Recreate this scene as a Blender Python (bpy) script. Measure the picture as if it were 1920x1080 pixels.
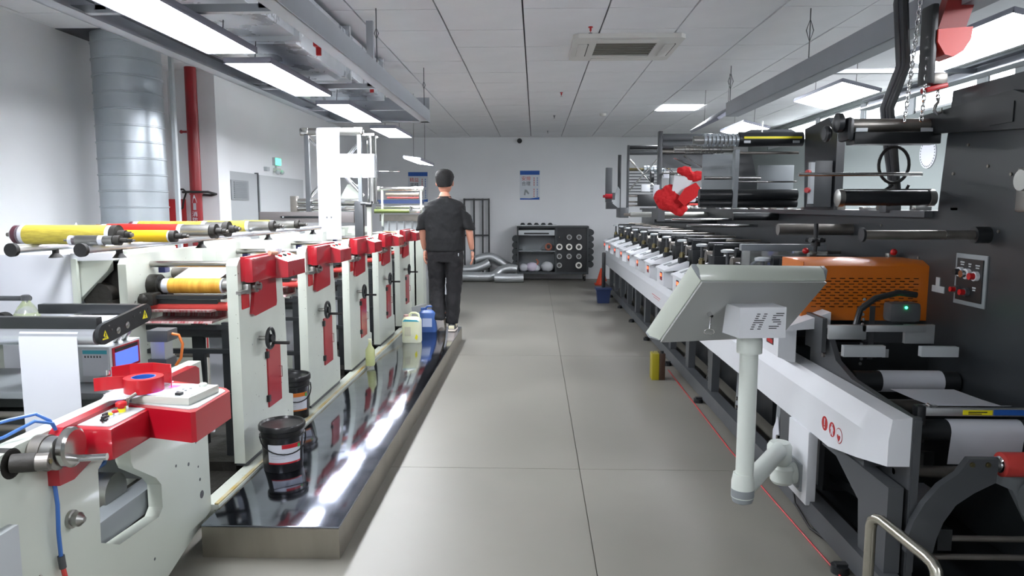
import bpy, bmesh, math, random
from mathutils import Vector, Matrix, Euler, Quaternion
random.seed(7)
PI = math.pi
S = bpy.context.scene
COL = S.collection
for o in list(bpy.data.objects):
    bpy.data.objects.remove(o)

# ------------------------------------------------ camera, world, light, exposure
cam_d = bpy.data.cameras.new('camera')
cam = bpy.data.objects.new('camera', cam_d)
COL.objects.link(cam)
S.camera = cam
CAMH = 1.45
cam.location = (0, 0, CAMH)
cam.rotation_euler = (math.radians(90 - 6.4716), 0, math.radians(1.8687))
cam_d.sensor_width = 36.0
cam_d.lens = 1340.0 / 1920.0 * 36.0
cam_d.clip_start = 0.05

W = bpy.data.worlds.new('daylight')
S.world = W
W.use_nodes = True
bg = W.node_tree.nodes['Background']
bg.inputs[0].default_value = (0.90, 0.96, 1.0, 1)
bg.inputs[1].default_value = 3.2

S.view_settings.view_transform = 'Standard'
S.view_settings.look = 'None'
S.view_settings.gamma = 1.0
S.view_settings.use_curve_mapping = False
S.view_settings.exposure = 2.2
LAMP = 14.0          # strength of every hanging LED panel

# ------------------------------------------------ materials
def lin(h):
    if isinstance(h, str):
        h = h.lstrip('#')
        c = [int(h[i:i + 2], 16) / 255 for i in (0, 2, 4)]
        return tuple(((v / 12.92) if v <= .04045 else ((v + .055) / 1.055) ** 2.4) for v in c) + (1,)
    return tuple(h) + (1,)
MATS = {}
def mat(name, col, rough=.5, metal=0., var=.0, vscale=8., bump=0., bscale=60., col2=None, coat=0., emit=0., trans=0., stretch=None, alpha=1.):
    if name in MATS:
        return MATS[name]
    m = bpy.data.materials.new(name)
    m.use_nodes = True
    nt = m.node_tree
    b = nt.nodes['Principled BSDF']
    c = lin(col)
    b.inputs['Base Color'].default_value = c
    b.inputs['Roughness'].default_value = rough
    b.inputs['Metallic'].default_value = metal
    b.inputs['Coat Weight'].default_value = coat
    if trans:
        b.inputs['Transmission Weight'].default_value = trans
    if emit:
        b.inputs['Emission Color'].default_value = c
        b.inputs['Emission Strength'].default_value = emit
    tc = nt.nodes.new('ShaderNodeTexCoord')
    mp = nt.nodes.new('ShaderNodeMapping')
    nt.links.new(tc.outputs['Object'], mp.inputs[0])
    if stretch:
        mp.inputs['Scale'].default_value = stretch
    if var or col2:
        n = nt.nodes.new('ShaderNodeTexNoise')
        n.inputs['Scale'].default_value = vscale
        n.inputs['Detail'].default_value = 6
        nt.links.new(mp.outputs[0], n.inputs['Vector'])
        r = nt.nodes.new('ShaderNodeValToRGB')
        e = r.color_ramp.elements
        e[0].position = .35; e[1].position = .65
        if col2:
            e[0].color = lin(col2)
        else:
            e[0].color = tuple(max(0, v * (1 - var)) for v in c[:3]) + (1,)
        e[1].color = c
        nt.links.new(n.outputs['Fac'], r.inputs[0])
        nt.links.new(r.outputs[0], b.inputs['Base Color'])
        rr = nt.nodes.new('ShaderNodeMapRange')
        rr.inputs[3].default_value = max(0, rough * .8)
        rr.inputs[4].default_value = min(1, rough * 1.2)
        nt.links.new(n.outputs['Fac'], rr.inputs[0])
        nt.links.new(rr.outputs[0], b.inputs['Roughness'])
    if bump:
        n2 = nt.nodes.new('ShaderNodeTexNoise')
        n2.inputs['Scale'].default_value = bscale
        n2.inputs['Detail'].default_value = 3
        nt.links.new(mp.outputs[0], n2.inputs['Vector'])
        bp = nt.nodes.new('ShaderNodeBump')
        bp.inputs['Strength'].default_value = bump
        bp.inputs['Distance'].default_value = .01
        nt.links.new(n2.outputs['Fac'], bp.inputs['Height'])
        nt.links.new(bp.outputs[0], b.inputs['Normal'])
    MATS[name] = m
    return m

def splat(name, base, spot, scale=40., thr=.66, rough=.4, zlo=None):
    """painted metal with splashes of ink"""
    m = mat(name, base, rough, var=.06, vscale=5)
    nt = m.node_tree
    b = nt.nodes['Principled BSDF']
    prev = b.inputs['Base Color'].links[0].from_socket
    tc = nt.nodes.new('ShaderNodeTexCoord')
    n = nt.nodes.new('ShaderNodeTexNoise')
    n.inputs['Scale'].default_value = scale
    n.inputs['Detail'].default_value = 2
    nt.links.new(tc.outputs['Object'], n.inputs['Vector'])
    r = nt.nodes.new('ShaderNodeMath'); r.operation = 'GREATER_THAN'
    r.inputs[1].default_value = thr
    nt.links.new(n.outputs['Fac'], r.inputs[0])
    mx = nt.nodes.new('ShaderNodeMix'); mx.data_type = 'RGBA'
    nt.links.new(r.outputs[0], mx.inputs['Factor'])
    nt.links.new(prev, mx.inputs['A'])
    mx.inputs['B'].default_value = lin(spot)
    nt.links.new(mx.outputs['Result'], b.inputs['Base Color'])
    return m

wall_m = mat('wall_paint', '#e3e5e7', .85, var=.04, vscale=1.2, bump=.05, bscale=120)
wallr_m = mat('wall_paint_grey', '#868e8d', .85, var=.04, vscale=1.2)
ceil_m = mat('ceiling_tile', '#e6e7e9', .85, var=.04, vscale=3, bump=.08, bscale=200)
ceilgap_m = mat('ceiling_gap', '#4a4c50', .9)
floor_m = mat('concrete_floor', '#7d7b73', .45, var=.16, vscale=.9, bump=.03, bscale=9)
joint_m = mat('floor_joint', '#75746c', .8)
white_m = mat('machine_white', '#c3cabf', .32, var=.04, vscale=4, coat=.2)
whiteink_m = splat('machine_white_inky', '#c5cbc0', '#4a4a42', 45, .735)
white2_m = mat('press_white', '#d6d9dd', .35, var=.03, vscale=4)
red_m = mat('machine_red', '#a30d20', .3, var=.05, vscale=5, coat=.4)
redpipe_m = mat('pipe_red', '#8f1820', .35, var=.1, vscale=3)
red2_m = mat('signal_red', '#b01418', .4)
redcloth_m = mat('red_fabric', '#bd1018', .8, bump=.3, bscale=40)
black_m = mat('black_paint', '#222527', .35, var=.15, vscale=6)
panel_m = mat('press_black_panel', '#303437', .33, var=.12, vscale=5, bump=.06, bscale=300)
dark_m = mat('dark_grey_metal', '#4a4d50', .4, var=.08, vscale=4)
mid_m = mat('mid_grey_metal', '#83898c', .4, var=.06, vscale=4)
lgrey_m = mat('light_grey_metal', '#b6bcbf', .4, var=.05, vscale=4)
steel_m = mat('polished_steel', '#c9c9c6', .18, 1, var=.08, vscale=10)
brushed_m = mat('brushed_steel', '#a9a9a5', .32, 1, var=.12, vscale=12)
dsteel_m = mat('dark_steel', '#8a8680', .36, .7, var=.2, vscale=12)
railst_m = mat('rail_steel', '#c6cad0', .25, .65)
ductsh_m = mat('duct_sheet', '#d8dde2', .28, .35, var=.15, vscale=5, bump=.05, bscale=5)
chrome_m = mat('chrome', '#dcdcdc', .08, 1)
brass_m = mat('brass', '#8d8361', .3, 1)
alu_m = mat('aluminium', '#c2c6c8', .38, .9)
galv_m = mat('galvanised_sheet', '#b4bcc1', .33, .6, var=.12, vscale=4, bump=.03, bscale=5)
tray_m = mat('zinc_tray', '#a5aab0', .5, .35, var=.1, vscale=3)
mirror_m = mat('platform_sheet', '#9a9fac', .085, 1, var=.15, vscale=7, bump=.06, bscale=5)
platside_m = mat('platform_side', '#a39e92', .35, .8, var=.22, vscale=6, stretch=(1, 1, .25))
paper_m = mat('white_paper', '#c6c9d0', .7, var=.02, vscale=2)
rubber_m = mat('black_rubber', '#1a1a1a', .7)
plastic_b = mat('black_plastic', '#161718', .28, bump=.02)
blue_m = mat('blue_plastic', '#3d5f9c', .4)
bluehose_m = mat('blue_hose', '#3b6cb5', .4)
navy_m = mat('navy_plastic', '#25355c', .45)
yellow_m = mat('yellow_plate', '#bfb044', .5, col2='#a8993a', vscale=25, stretch=(1, 5, 5))
amber_m = mat('amber_plate', '#d39f3c', .45, col2='#bd8426', vscale=9, stretch=(6, .5, .5))
orange_m = mat('orange_cover', '#c86a14', .35, var=.06, vscale=3, coat=.2)
orangehose_m = mat('orange_hose', '#d8742a', .5)
yel_m = mat('yellow_strip', '#e6dc1e', .4)
green_e = mat('exit_green', '#22e088', .5, emit=5)
green_m = mat('green_dot', '#3a9a4a', .5)
teal_m = mat('teal_label', '#3aa3b5', .5)
screen_m = mat('screen_blue', '#3f55b5', .3, emit=.5)
lcd_m = mat('lcd_violet', '#7a70e8', .3, emit=1.1)
ledp_m = mat('led_magenta', '#e040b0', .3, emit=1.2)
ledr_m = mat('led_red', '#ff3a1c', .3, emit=2.2)
skin_m = mat('skin', '#c98f77', .55, var=.06, vscale=6)
hair_m = mat('hair', '#0b0a0a', .75, bump=.6, bscale=120)
shirt_m = mat('black_shirt', '#0f1113', .85, var=.1, vscale=4, bump=.2, bscale=9)
trouser_m = mat('black_trousers', '#131316', .85, var=.1, vscale=4, bump=.2, bscale=9)
glass_m = mat('window_glass', '#ffffff', .02, trans=1.)
clear_m = mat('clear_plastic', '#f3f6f2', .12, trans=.85)
jug_m = mat('white_jug', '#e6e8cf', .4, col2='#dfe2b8', vscale=5, coat=.1)
sheetblue_m = mat('sign_blue', '#1d56a8', .5)
rollred_m = mat('red_rubber_roll', '#cc453f', .5, var=.05)
olive_m = mat('olive_tin', '#a59a22', .35, .3)
brown_m = mat('brown_print', '#3d2a1d', .45)
flex_m = mat('flexible_foil', '#c4c8ca', .35, .7, bump=.3, bscale=60)
core_m = mat('rack_core', '#2c3133', .6)
lampw_m = mat('lamp_diffuser', '#f6f8ff', .5, emit=LAMP)
frameg_m = mat('lamp_frame', '#8d8f9c', .5)
grime_m = mat('grimy_black', '#26241f', .55, var=.3, vscale=14, bump=.4, bscale=30)
tarred_m = mat('inky_tray', '#b3a9a6', .4, col2='#93363c', vscale=12, stretch=(8, 1, .6))
hazard_m = mat('hazard_edge', '#c4c2aa', .5, col2='#a8891f', vscale=5)

# ------------------------------------------------ mesh helpers
ORG = {}
class B:
    def __init__(s):
        s.bm = bmesh.new()
    def box(s, x0, x1, y0, y1, z0, z1, bev=0., seg=2, rot=None, piv=None):
        if x0 > x1: x0, x1 = x1, x0
        if y0 > y1: y0, y1 = y1, y0
        if z0 > z1: z0, z1 = z1, z0
        t = bmesh.new()
        bmesh.ops.create_cube(t, size=1)
        for v in t.verts:
            v.co = Vector(((x0 + x1) / 2 + v.co.x * (x1 - x0), (y0 + y1) / 2 + v.co.y * (y1 - y0), (z0 + z1) / 2 + v.co.z * (z1 - z0)))
        if bev:
            bmesh.ops.bevel(t, geom=t.edges[:], offset=bev, segments=seg, affect='EDGES', profile=.6)
        s._merge(t, rot, piv)
        return s
    def _merge(s, t, rot=None, piv=None):
        if rot is not None:
            p = Vector(piv or (0, 0, 0))
            for v in t.verts:
                v.co = rot @ (v.co - p) + p
        me = bpy.data.meshes.new('t')
        t.to_mesh(me); t.free()
        s.bm.from_mesh(me)
        bpy.data.meshes.remove(me)
    def cyl(s, a, b, r, r2=None, n=20, cap=True):
        a = Vector(a); b = Vector(b)
        r2 = r if r2 is None else r2
        d = (b - a)
        q = d.to_track_quat('Z', 'Y')
        va, vb = [], []
        for i in range(n):
            t = 2 * PI * i / n
            o = q @ Vector((math.cos(t), math.sin(t), 0))
            va.append(s.bm.verts.new(a + o * r)); vb.append(s.bm.verts.new(b + o * r2))
        for i in range(n):
            j = (i + 1) % n
            s.bm.faces.new((va[i], va[j], vb[j], vb[i]))
        if cap:
            s.bm.faces.new(va[::-1]); s.bm.faces.new(vb)
        return s
    def tube(s, pts, r, n=10, closed=False, radii=None):
        pts = [Vector(p) for p in pts]
        rings = []
        N = len(pts)
        prev = None
        for i, p in enumerate(pts):
            if closed:
                t = (pts[(i + 1) % N] - pts[i - 1]).normalized()
            elif i == 0: t = (pts[1] - p).normalized()
            elif i == N - 1: t = (p - pts[-2]).normalized()
            else:
                t = ((pts[i + 1] - p).normalized() + (p - pts[i - 1]).normalized())
                t = t.normalized() if t.length > 1e-6 else (pts[i + 1] - p).normalized()
            if prev is None:
                u = t.orthogonal().normalized()
            else:
                u = (prev - t * prev.dot(t))
                u = u.normalized() if u.length > 1e-6 else t.orthogonal().normalized()
            prev = u
            w = t.cross(u)
            rr = radii[i] if radii else r
            rings.append([s.bm.verts.new(p + (u * math.cos(2 * PI * k / n) + w * math.sin(2 * PI * k / n)) * rr) for k in range(n)])
        M = N if closed else N - 1
        for i in range(M):
            A, Bn = rings[i], rings[(i + 1) % N]
            for k in range(n):
                s.bm.faces.new((A[k], A[(k + 1) % n], Bn[(k + 1) % n], Bn[k]))
        if not closed:
            s.bm.faces.new(rings[0][::-1]); s.bm.faces.new(rings[-1])
        return s
    def prism(s, poly, axis, a0, a1, holes=()):
        """poly in the two other axes (cyclic order y,z / x,z / x,y) extruded along axis"""
        def P(u, v, a):
            return {'x': (a, u, v), 'y': (u, a, v), 'z': (u, v, a)}[axis]
        t = bmesh.new()
        loops = [poly] + list(holes)
        edges = []
        for lp in loops:
            vs = [t.verts.new(P(u, v, a0)) for u, v in lp]
            for i in range(len(vs)):
                edges.append(t.edges.new((vs[i], vs[(i + 1) % len(vs)])))
        r = bmesh.ops.triangle_fill(t, use_beauty=True, use_dissolve=False, edges=edges)
        faces = [f for f in r['geom'] if isinstance(f, bmesh.types.BMFace)]
        ex = bmesh.ops.extrude_face_region(t, geom=faces)
        off = Vector(P(0, 0, a1 - a0))
        for v in ex['geom']:
            if isinstance(v, bmesh.types.BMVert):
                v.co += off
        bmesh.ops.recalc_face_normals(t, faces=t.faces[:])
        s._merge(t)
        return s
    def lathe(s, prof, o, axis='z', n=28, ang=2 * PI):
        """prof list of (r, t) along axis from origin o"""
        o = Vector(o)
        rings = []
        for r, t in prof:
            ring = []
            for k in range(n):
                a = ang * k / n
                c, d = math.cos(a) * r, math.sin(a) * r
                v = {'z': (c, d, t), 'x': (t, c, d), 'y': (c, t, d)}[axis]
                ring.append(s.bm.verts.new(o + Vector(v)))
            rings.append(ring)
        for i in range(len(rings) - 1):
            for k in range(n):
                s.bm.faces.new((rings[i][k], rings[i][(k + 1) % n], rings[i + 1][(k + 1) % n], rings[i + 1][k]))
        s.bm.faces.new(rings[0][::-1]); s.bm.faces.new(rings[-1])
        return s
    def sph(s, c, r, sc=(1, 1, 1), n=16, m=10, rot=None):
        t = bmesh.new()
        bmesh.ops.create_uvsphere(t, u_segments=n, v_segments=m, radius=r)
        for v in t.verts:
            co = Vector((v.co.x * sc[0], v.co.y * sc[1], v.co.z * sc[2]))
            if rot is not None: co = rot @ co
            v.co = co + Vector(c)
        s._merge(t)
        return s
    def sheet(s, rows, th=.001):
        """rows: grid of points; given a little thickness"""
        g = [[s.bm.verts.new(p) for p in row] for row in rows]
        fs = []
        for i in range(len(g) - 1):
            for j in range(len(g[0]) - 1):
                fs.append(s.bm.faces.new((g[i][j], g[i][j + 1], g[i + 1][j + 1], g[i + 1][j])))
        if th:
            bmesh.ops.recalc_face_normals(s.bm, faces=fs)
            bmesh.ops.solidify(s.bm, geom=fs, thickness=th)
        return s
    def hull(s, pts):
        t = bmesh.new()
        for p in pts: t.verts.new(p)
        bmesh.ops.convex_hull(t, input=t.verts[:])
        s._merge(t)
        return s
    def go(s, name, m, parent=None, smooth=35, **kw):
        bmesh.ops.recalc_face_normals(s.bm, faces=s.bm.faces[:])
        org = ORG.get(parent, Vector((0, 0, 0))) if parent else None
        if parent is None:
            if len(s.bm.verts):
                xs = [v.co.x for v in s.bm.verts]; ys = [v.co.y for v in s.bm.verts]; zs = [v.co.z for v in s.bm.verts]
                org = Vector(((min(xs) + max(xs)) / 2, (min(ys) + max(ys)) / 2, min(zs)))
            else:
                org = Vector((0, 0, 0))
        for v in s.bm.verts: v.co -= org
        me = bpy.data.meshes.new(name)
        s.bm.to_mesh(me); s.bm.free()
        if smooth:
            for p in me.polygons: p.use_smooth = True
            me.set_sharp_from_angle(angle=math.radians(smooth))
        me.materials.append(m)
        o = bpy.data.objects.new(name, me)
        COL.objects.link(o)
        if parent:
            o.parent = parent
        else:
            o.location = org
        ORG[o] = org.copy()
        for k, v in kw.items(): o[k] = v
        return o

def thing(name, label, cat, loc, group=None):
    o = bpy.data.objects.new(name, None)
    o.empty_display_size = .1
    COL.objects.link(o)
    o.location = loc
    ORG[o] = Vector(loc)
    o['label'] = label; o['category'] = cat
    if group: o['group'] = group
    return o
def tag(o, label, cat, group=None):
    o['label'] = label; o['category'] = cat
    if group: o['group'] = group
    return o
def dup(root, loc, label, group=None):
    def rec(o, par):
        c = o.copy(); COL.objects.link(c)
        if par: c.parent = par
        for ch in [x for x in bpy.data.objects if x.parent == o and x.name not in made]:
            made.add(rec(ch, c).name)
        return c
    made = set()
    r = rec(root, None)
    r.location = loc
    r['label'] = label
    if group: r['group'] = group
    return r
CH = {}
def kids(o):
    return [x for x in bpy.data.objects if x.parent == o]
def dup(root, loc, label, group=None):
    def rec(o, par):
        ch = kids(o)
        c = o.copy(); COL.objects.link(c)
        if par: c.parent = par
        for k in ch: rec(k, c)
        return c
    r = rec(root, None)
    r.location = loc
    r['label'] = label
    if group: r['group'] = group
    return r
def bx(name, m, parent, x0, x1, y0, y1, z0, z1, bev=0., **kw):
    return B().box(x0, x1, y0, y1, z0, z1, bev).go(name, m, parent, **kw)
def cy(name, m, parent, a, b, r, n=20, **kw):
    return B().cyl(a, b, r, n=n).go(name, m, parent, **kw)
def text_mesh(txt, size, m, name, parent, loc, rot, depth=.0006, sx=1.):
    """flat lettering, a real thin object on the surface it is printed on"""
    cu = bpy.data.curves.new('t', 'FONT')
    cu.body = txt; cu.size = size; cu.extrude = depth
    cu.align_x = 'CENTER'; cu.align_y = 'CENTER'
    ob = bpy.data.objects.new('t', cu)
    COL.objects.link(ob)
    bpy.context.view_layer.update()
    me = bpy.data.meshes.new_from_object(ob.evaluated_get(bpy.context.evaluated_depsgraph_get()))
    bpy.data.objects.remove(ob)
    R = Euler(rot).to_matrix() if not isinstance(rot, Matrix) else rot
    off = Vector(loc) - ORG.get(parent, Vector((0, 0, 0)))
    for v in me.vertices:
        v.co = R @ Vector((v.co.x * sx, v.co.y, v.co.z)) + off
    me.materials.clear(); me.materials.append(m)
    o = bpy.data.objects.new(name, me)
    COL.objects.link(o)
    o.parent = parent
    ORG[o] = ORG[parent].copy()
    return o
def struct(o):
    o['kind'] = 'structure'
    return o
# ================================================ THE SETTING
YB, YF, XL, XL2, XR, ZC = 14.5, -2.6, -3.75, -3.40, 4.2, 2.83
fl = struct(bx('floor', joint_m, None, XL - .1, XR + .1, YF - .1, YB + .1, -.12, -.006))
xs = [XL - .1, -2.75, .25, 3.25, XR + .1]
ys = [YF - .1, .8, 3.85, 6.9, 9.95, 13.0, YB + .1]
for i in range(len(xs) - 1):
    for j in range(len(ys) - 1):
        bx('floor_slab', floor_m, fl, xs[i] + .002, xs[i + 1] - .002, ys[j] + .002, ys[j + 1] - .002, -.03, 0)
struct(bx('wall_back', wall_m, None, XL2 - .5, XR + .1, YB, YB + .12, 0, ZC + .1))
struct(bx('wall_front', wall_m, None, XL - .2, XR + .1, YF - .12, YF, 0, ZC + .1))
struct(bx('wall_left', wall_m, None, XL - .12, XL, YF, 7.35, 0, ZC + .1))
struct(bx('wall_left', wall_m, None, XL - .12, XL2, 7.62, YB, 0, ZC + .1))
struct(bx('wall_left', wall_m, None, XL, -3.265, 7.34, 7.62, 0, ZC))
# right wall with a clerestory window band
ZS, ZT = 2.48, 2.775
wr = struct(B().box(XR, XR + .15, YF, YB, 0, ZS).box(XR, XR + .15, YF, YB, ZT, ZC + .1).box(XR, XR + .15, YF, .4, ZS, ZT).box(XR, XR + .15, 13.3, YB, ZS, ZT).go('wall_right', wallr_m, None))
wn = 0
bays = [(.5, 1.9), (2.05, 3.4), (3.6, 4.9), (5.05, 6.45), (6.6, 7.0), (7.15, 8.3), (8.42, 9.5), (9.62, 11.0), (11.12, 12.6)]
for a, b in bays:
    wn += 1
    w = struct(bx('window_%d' % wn, glass_m, None, XR + .06, XR + .066, a, b, ZS, ZT))
    B().box(XR + .03, XR + .1, a - .02, a + .02, ZS, ZT).box(XR + .03, XR + .1, b - .02, b + .02, ZS, ZT)\
        .box(XR + .03, XR + .1, a, b, ZS, ZS + .03).box(XR + .03, XR + .1, a, b, ZT - .03, ZT).go('window_frame', alu_m, w)
pr = B()
e = [.4] + [v for ab in bays for v in ab] + [13.3]
for i in range(0, len(e), 2):
    pr.box(XR + .01, XR + .14, e[i], e[i + 1], ZS, ZT)
struct(pr.go('trim_1', lgrey_m, None))
# ceiling: 0.6 m tiles on a dark grid
ce = struct(bx('ceiling', ceilgap_m, None, XL - .1, XR + .1, YF - .1, YB + .1, ZC + .022, ZC + .1))
x = -.095 - .6 * 7
xi = []
while x < XR: xi.append(x); x += .6
yi = [5.2 + .6 * k for k in range(-7, 17)]
tm = None
for i, x in enumerate(xi):
    for j, y in enumerate(yi):
        x0, x1, y0, y1 = max(x + .006, XL), min(x + .594, XR), max(y + .0025, YF), min(y + .5975, YB)
        if x1 - x0 < .03 or y1 - y0 < .03: continue
        if abs(x - 1.705) < .05 and abs(y - 10.0) < .05: continue
        full = x1 - x0 > .58 and y1 - y0 > .59
        if full and tm is not None:
            o = bpy.data.objects.new('ceiling_tile', tm); COL.objects.link(o); o.parent = ce
        else:
            o = B().box(x0, x1, y0, y1, ZC, ZC + .018).go('ceiling_tile', ceil_m, ce)
            for v in o.data.vertices: v.co -= Vector((x, y, ZC)) - ORG[ce]
            if full: tm = o.data
        o.location = Vector((x, y, ZC + .0015 * ((i * 7 + j * 5) % 3))) - ORG[ce]
# rest of the ceiling behind the camera
bx('ceiling_panel', ceil_m, ce, XL, XR, YF, .995, ZC, ZC + .018)
# recessed lamp
r = thing('recessed_lamp', 'square white light panel set flush in the ceiling tiles above the right aisle', 'lamp', (2.0, 10.3, ZC))
bx('frame', lgrey_m, r, 1.71, 2.3, 10.005, 10.595, ZC + .004, ZC + .02)
bx('diffuser', lampw_m, r, 1.73, 2.28, 10.03, 10.57, ZC - .004, ZC + .004)
# cassette air conditioner
r = thing('ceiling_air_conditioner', 'square white cassette air conditioner with louvred grille flush under the ceiling', 'air conditioner', (.75, 6.35, ZC - .05))
ax0, ax1, ay0, ay1 = .30, 1.20, 5.93, 6.84
cm = mat('ac_plastic', '#d0cfca', .5)
B().prism([(ax0 + .04, ay0), (ax1 - .04, ay0), (ax1, ay0 + .04), (ax1, ay1 - .04), (ax1 - .04, ay1), (ax0 + .04, ay1), (ax0, ay1 - .04), (ax0, ay0 + .04)], 'z', ZC - .035, ZC,
          [[(.5, 6.13), (1.0, 6.13), (1.0, 6.64), (.5, 6.64)]]).go('casing', cm, r)
g = bx('grille', mat('ac_dark', '#33342f', .7), r, .5, 1.0, 6.13, 6.64, ZC - .012, ZC)
for k in range(7):
    y = 6.16 + k * .07
    bx('grille_slat', mat('ac_slat', '#77766c', .6), r, .5, 1.0, y, y + .03, ZC - .03, ZC - .014)
for (x0, x1, y0, y1) in ((.5, 1.0, 5.98, 6.06), (.5, 1.0, 6.71, 6.79), (.35, .43, 6.15, 6.62), (1.07, 1.15, 6.15, 6.62)):
    f = bx('air_flap', cm, r, x0, x1, y0, y1, ZC - .043, ZC - .035, .004)
    if x1 - x0 > y1 - y0: bx('slot', MATS['ac_dark'], f, x0, x1, y1 - .004, y1 + .006, ZC - .039, ZC - .034)
    else: bx('slot', MATS['ac_dark'], f, x1 - .004, x1 + .008, y0, y1, ZC - .039, ZC - .034)
# sprinklers, smoke detector
for i, (x, y, lab) in enumerate(((.42, 5.72, 'red sprinkler head in the ceiling tile just before the air conditioner'),
                                 (.31, 8.9, 'small red sprinkler head on the ceiling beyond the air conditioner'),
                                 (.28, 11.1, 'tiny dark sprinkler head on the ceiling near the back wall'),
                                 (.22, 13.3, 'farthest tiny sprinkler head on the ceiling right before the back wall'))):
    r = thing('sprinkler_head', lab, 'sprinkler', (x, y, ZC), 'sprinkler heads on the ceiling')
    B().lathe([(.018, 0), (.018, -.006), (.008, -.008), (.008, -.03), (.003, -.032), (.003, -.045)], (x, y, ZC), n=12).go('nozzle', red2_m if i < 2 else dark_m, r)
    B().lathe([(.016, -.045), (.016, -.048)], (x, y, ZC), n=12).go('deflector', steel_m, r)
tag(B().lathe([(.05, 0), (.05, -.015), (.035, -.035), (.01, -.037)], (1.0, 10.9, ZC), n=20).go('smoke_detector', cm, None), 'round white smoke detector on the ceiling past the air conditioner', 'smoke detector')
r = thing('security_camera', 'small dark round security camera at the top of the back wall', 'camera', (-.32, 14.4, 2.74))
B().cyl((-.32, 14.5, 2.76), (-.32, 14.42, 2.76), .025).go('bracket', lgrey_m, r)
B().sph((-.32, 14.38, 2.75), .05).go('camera_body', black_m, r)

# ---- hanging LED panels
def lamp(x0, x1, y0, y1, z, label, group, tilt=0., zt=None, top=None):
    top = top or (2.425 if x0 < 0 and y1 < 7.3 else ZC)
    cx, cy_, = (x0 + x1) / 2, (y0 + y1) / 2
    r = thing('led_panel_lamp', label, 'lamp', (cx, cy_, z), group)
    rot = Matrix.Rotation(tilt, 3, 'Y')
    fr = B()
    fr.box(x0, x1, y0, y1, z + .004, z + .03, .003, rot=rot, piv=(cx, cy_, z))
    fr.box(x0, x0 + .008, y0, y1, z - .004, z + .006, 0, rot=rot, piv=(cx, cy_, z)).box(x1 - .008, x1, y0, y1, z - .004, z + .006, 0, rot=rot, piv=(cx, cy_, z))
    fr.box(x0, x1, y0, y0 + .008, z - .004, z + .006, 0, rot=rot, piv=(cx, cy_, z)).box(x0, x1, y1 - .008, y1, z - .004, z + .006, 0, rot=rot, piv=(cx, cy_, z))
    fr.go('frame', frameg_m, r)
    B().box(x0 + .008, x1 - .008, y0 + .008, y1 - .008, z - .002, z + .004, 0, rot=rot, piv=(cx, cy_, z)).go('diffuser', lampw_m, r)
    for yy in (y0 + .12, y1 - .12):
        cy('hanging_wire', black_m, r, (cx, yy, z + .02), (cx + .01, yy, top), .0025, n=6)
    return r
G1 = 'LED panels hung over the left press'
G2 = 'LED panels hung over the right press'
lamp(-1.78, -1.50, -1.9, -.7, 2.28, 'LED panel lamp hung over the left press, behind the viewer', G1)
lamp(-1.78, -1.50, .55, 1.75, 2.28, 'LED panel lamp hung over the left press, just behind the frame edge', G1)
lamp(-1.79, -1.51, 2.72, 3.95, 2.28, 'nearest and largest LED panel over the left press, at the top edge', G1)
lamp(-1.81, -1.53, 4.2, 5.45, 2.28, 'second LED panel over the left press, beside the silver duct', G1)
lamp(-1.79, -1.51, 5.88, 7.12, 2.28, 'third LED panel over the left press, above the paper tower', G1)
lamp(-1.76, -1.48, 7.66, 8.7, 2.28, 'fourth LED panel over the left press, just past the hood end', G1)
lamp(-1.62, -1.40, 8.8, 9.95, 2.03, 'farthest and lowest hung LED panel on the left, above the walking man', G1, tilt=.12)
lamp(2.70, 3.06, -1.9, -.7, 2.51, 'LED panel lamp over the right press, behind the viewer', G2, tilt=.25)
lamp(2.70, 3.06, 1.3, 2.5, 2.51, 'LED panel lamp over the right press, just outside the frame edge', G2, tilt=.25)
lamp(2.70, 3.06, 4.3, 5.6, 2.51, 'nearest glaring LED panel over the right press beside the red hoist', G2, tilt=.25)
lamp(2.70, 3.06, 6.58, 7.78, 2.51, 'second LED panel over the right press, in front of the windows', G2, tilt=.25)
lamp(1.86, 2.16, 7.6, 8.9, 2.43, 'thin edge-on LED panel at the far end of the right grey beam', G2, tilt=-.6)
lamp(2.70, 3.06, 9.6, 10.8, 2.51, 'farthest LED panel over the right press, behind the dark rollers', G2, tilt=.25)

# ---- left hood: channel beams, end panel, cross braces, hangers
r = thing('overhead_hood_frame', 'long grey sheet metal hood frame hung from the ceiling over the left press', 'hood', (-1.6, 4.5, 2.32))
def channel(x, s_, y0, y1, z0, z1, w=.08):
    return B().box(x - .006, x + .006, y0, y1, z0, z1).box(min(x, x + s_ * w), max(x, x + s_ * w), y0, y1, z0, z0 + .012).box(min(x, x + s_ * w * .6), max(x, x + s_ * w * .6), y0, y1, z1 - .012, z1)
channel(-1.09, -1, -1.5, 7.45, 2.31, 2.43).go('side_beam', tray_m, r)
channel(-2.13, 1, -1.5, 7.45, 2.32, 2.43).go('side_beam', tray_m, r)
B().box(-2.13, -1.09, 7.44, 7.455, 2.31, 2.56).box(-2.13, -1.09, 7.36, 7.45, 2.31, 2.322).go('end_panel', tray_m, r)
for y in (1.2, 3.3, 5.4, 6.6):
    B().box(-2.13, -1.09, y, y + .04, 2.325, 2.36).go('cross_bar', tray_m, r)
for y in (3.3, 5.4):
    for xx in (-1.25, -2.0):
        bx('upright_strut', tray_m, r, xx, xx + .05, y, y + .04, 2.34, 2.81)
for y in (1.6, 3.4, 5.15, 7.3):
    h = cy('hanger_rod', dark_m, r, (-1.12, y, 2.42), (-1.12, y, ZC), .004, n=6)
    B().tube([(-1.12, y + .0, 2.62), (-1.105, y, 2.66), (-1.12, y, 2.70), (-1.135, y, 2.66)], .003, n=6, closed=True).go('wire_loop', dark_m, h)
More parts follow.
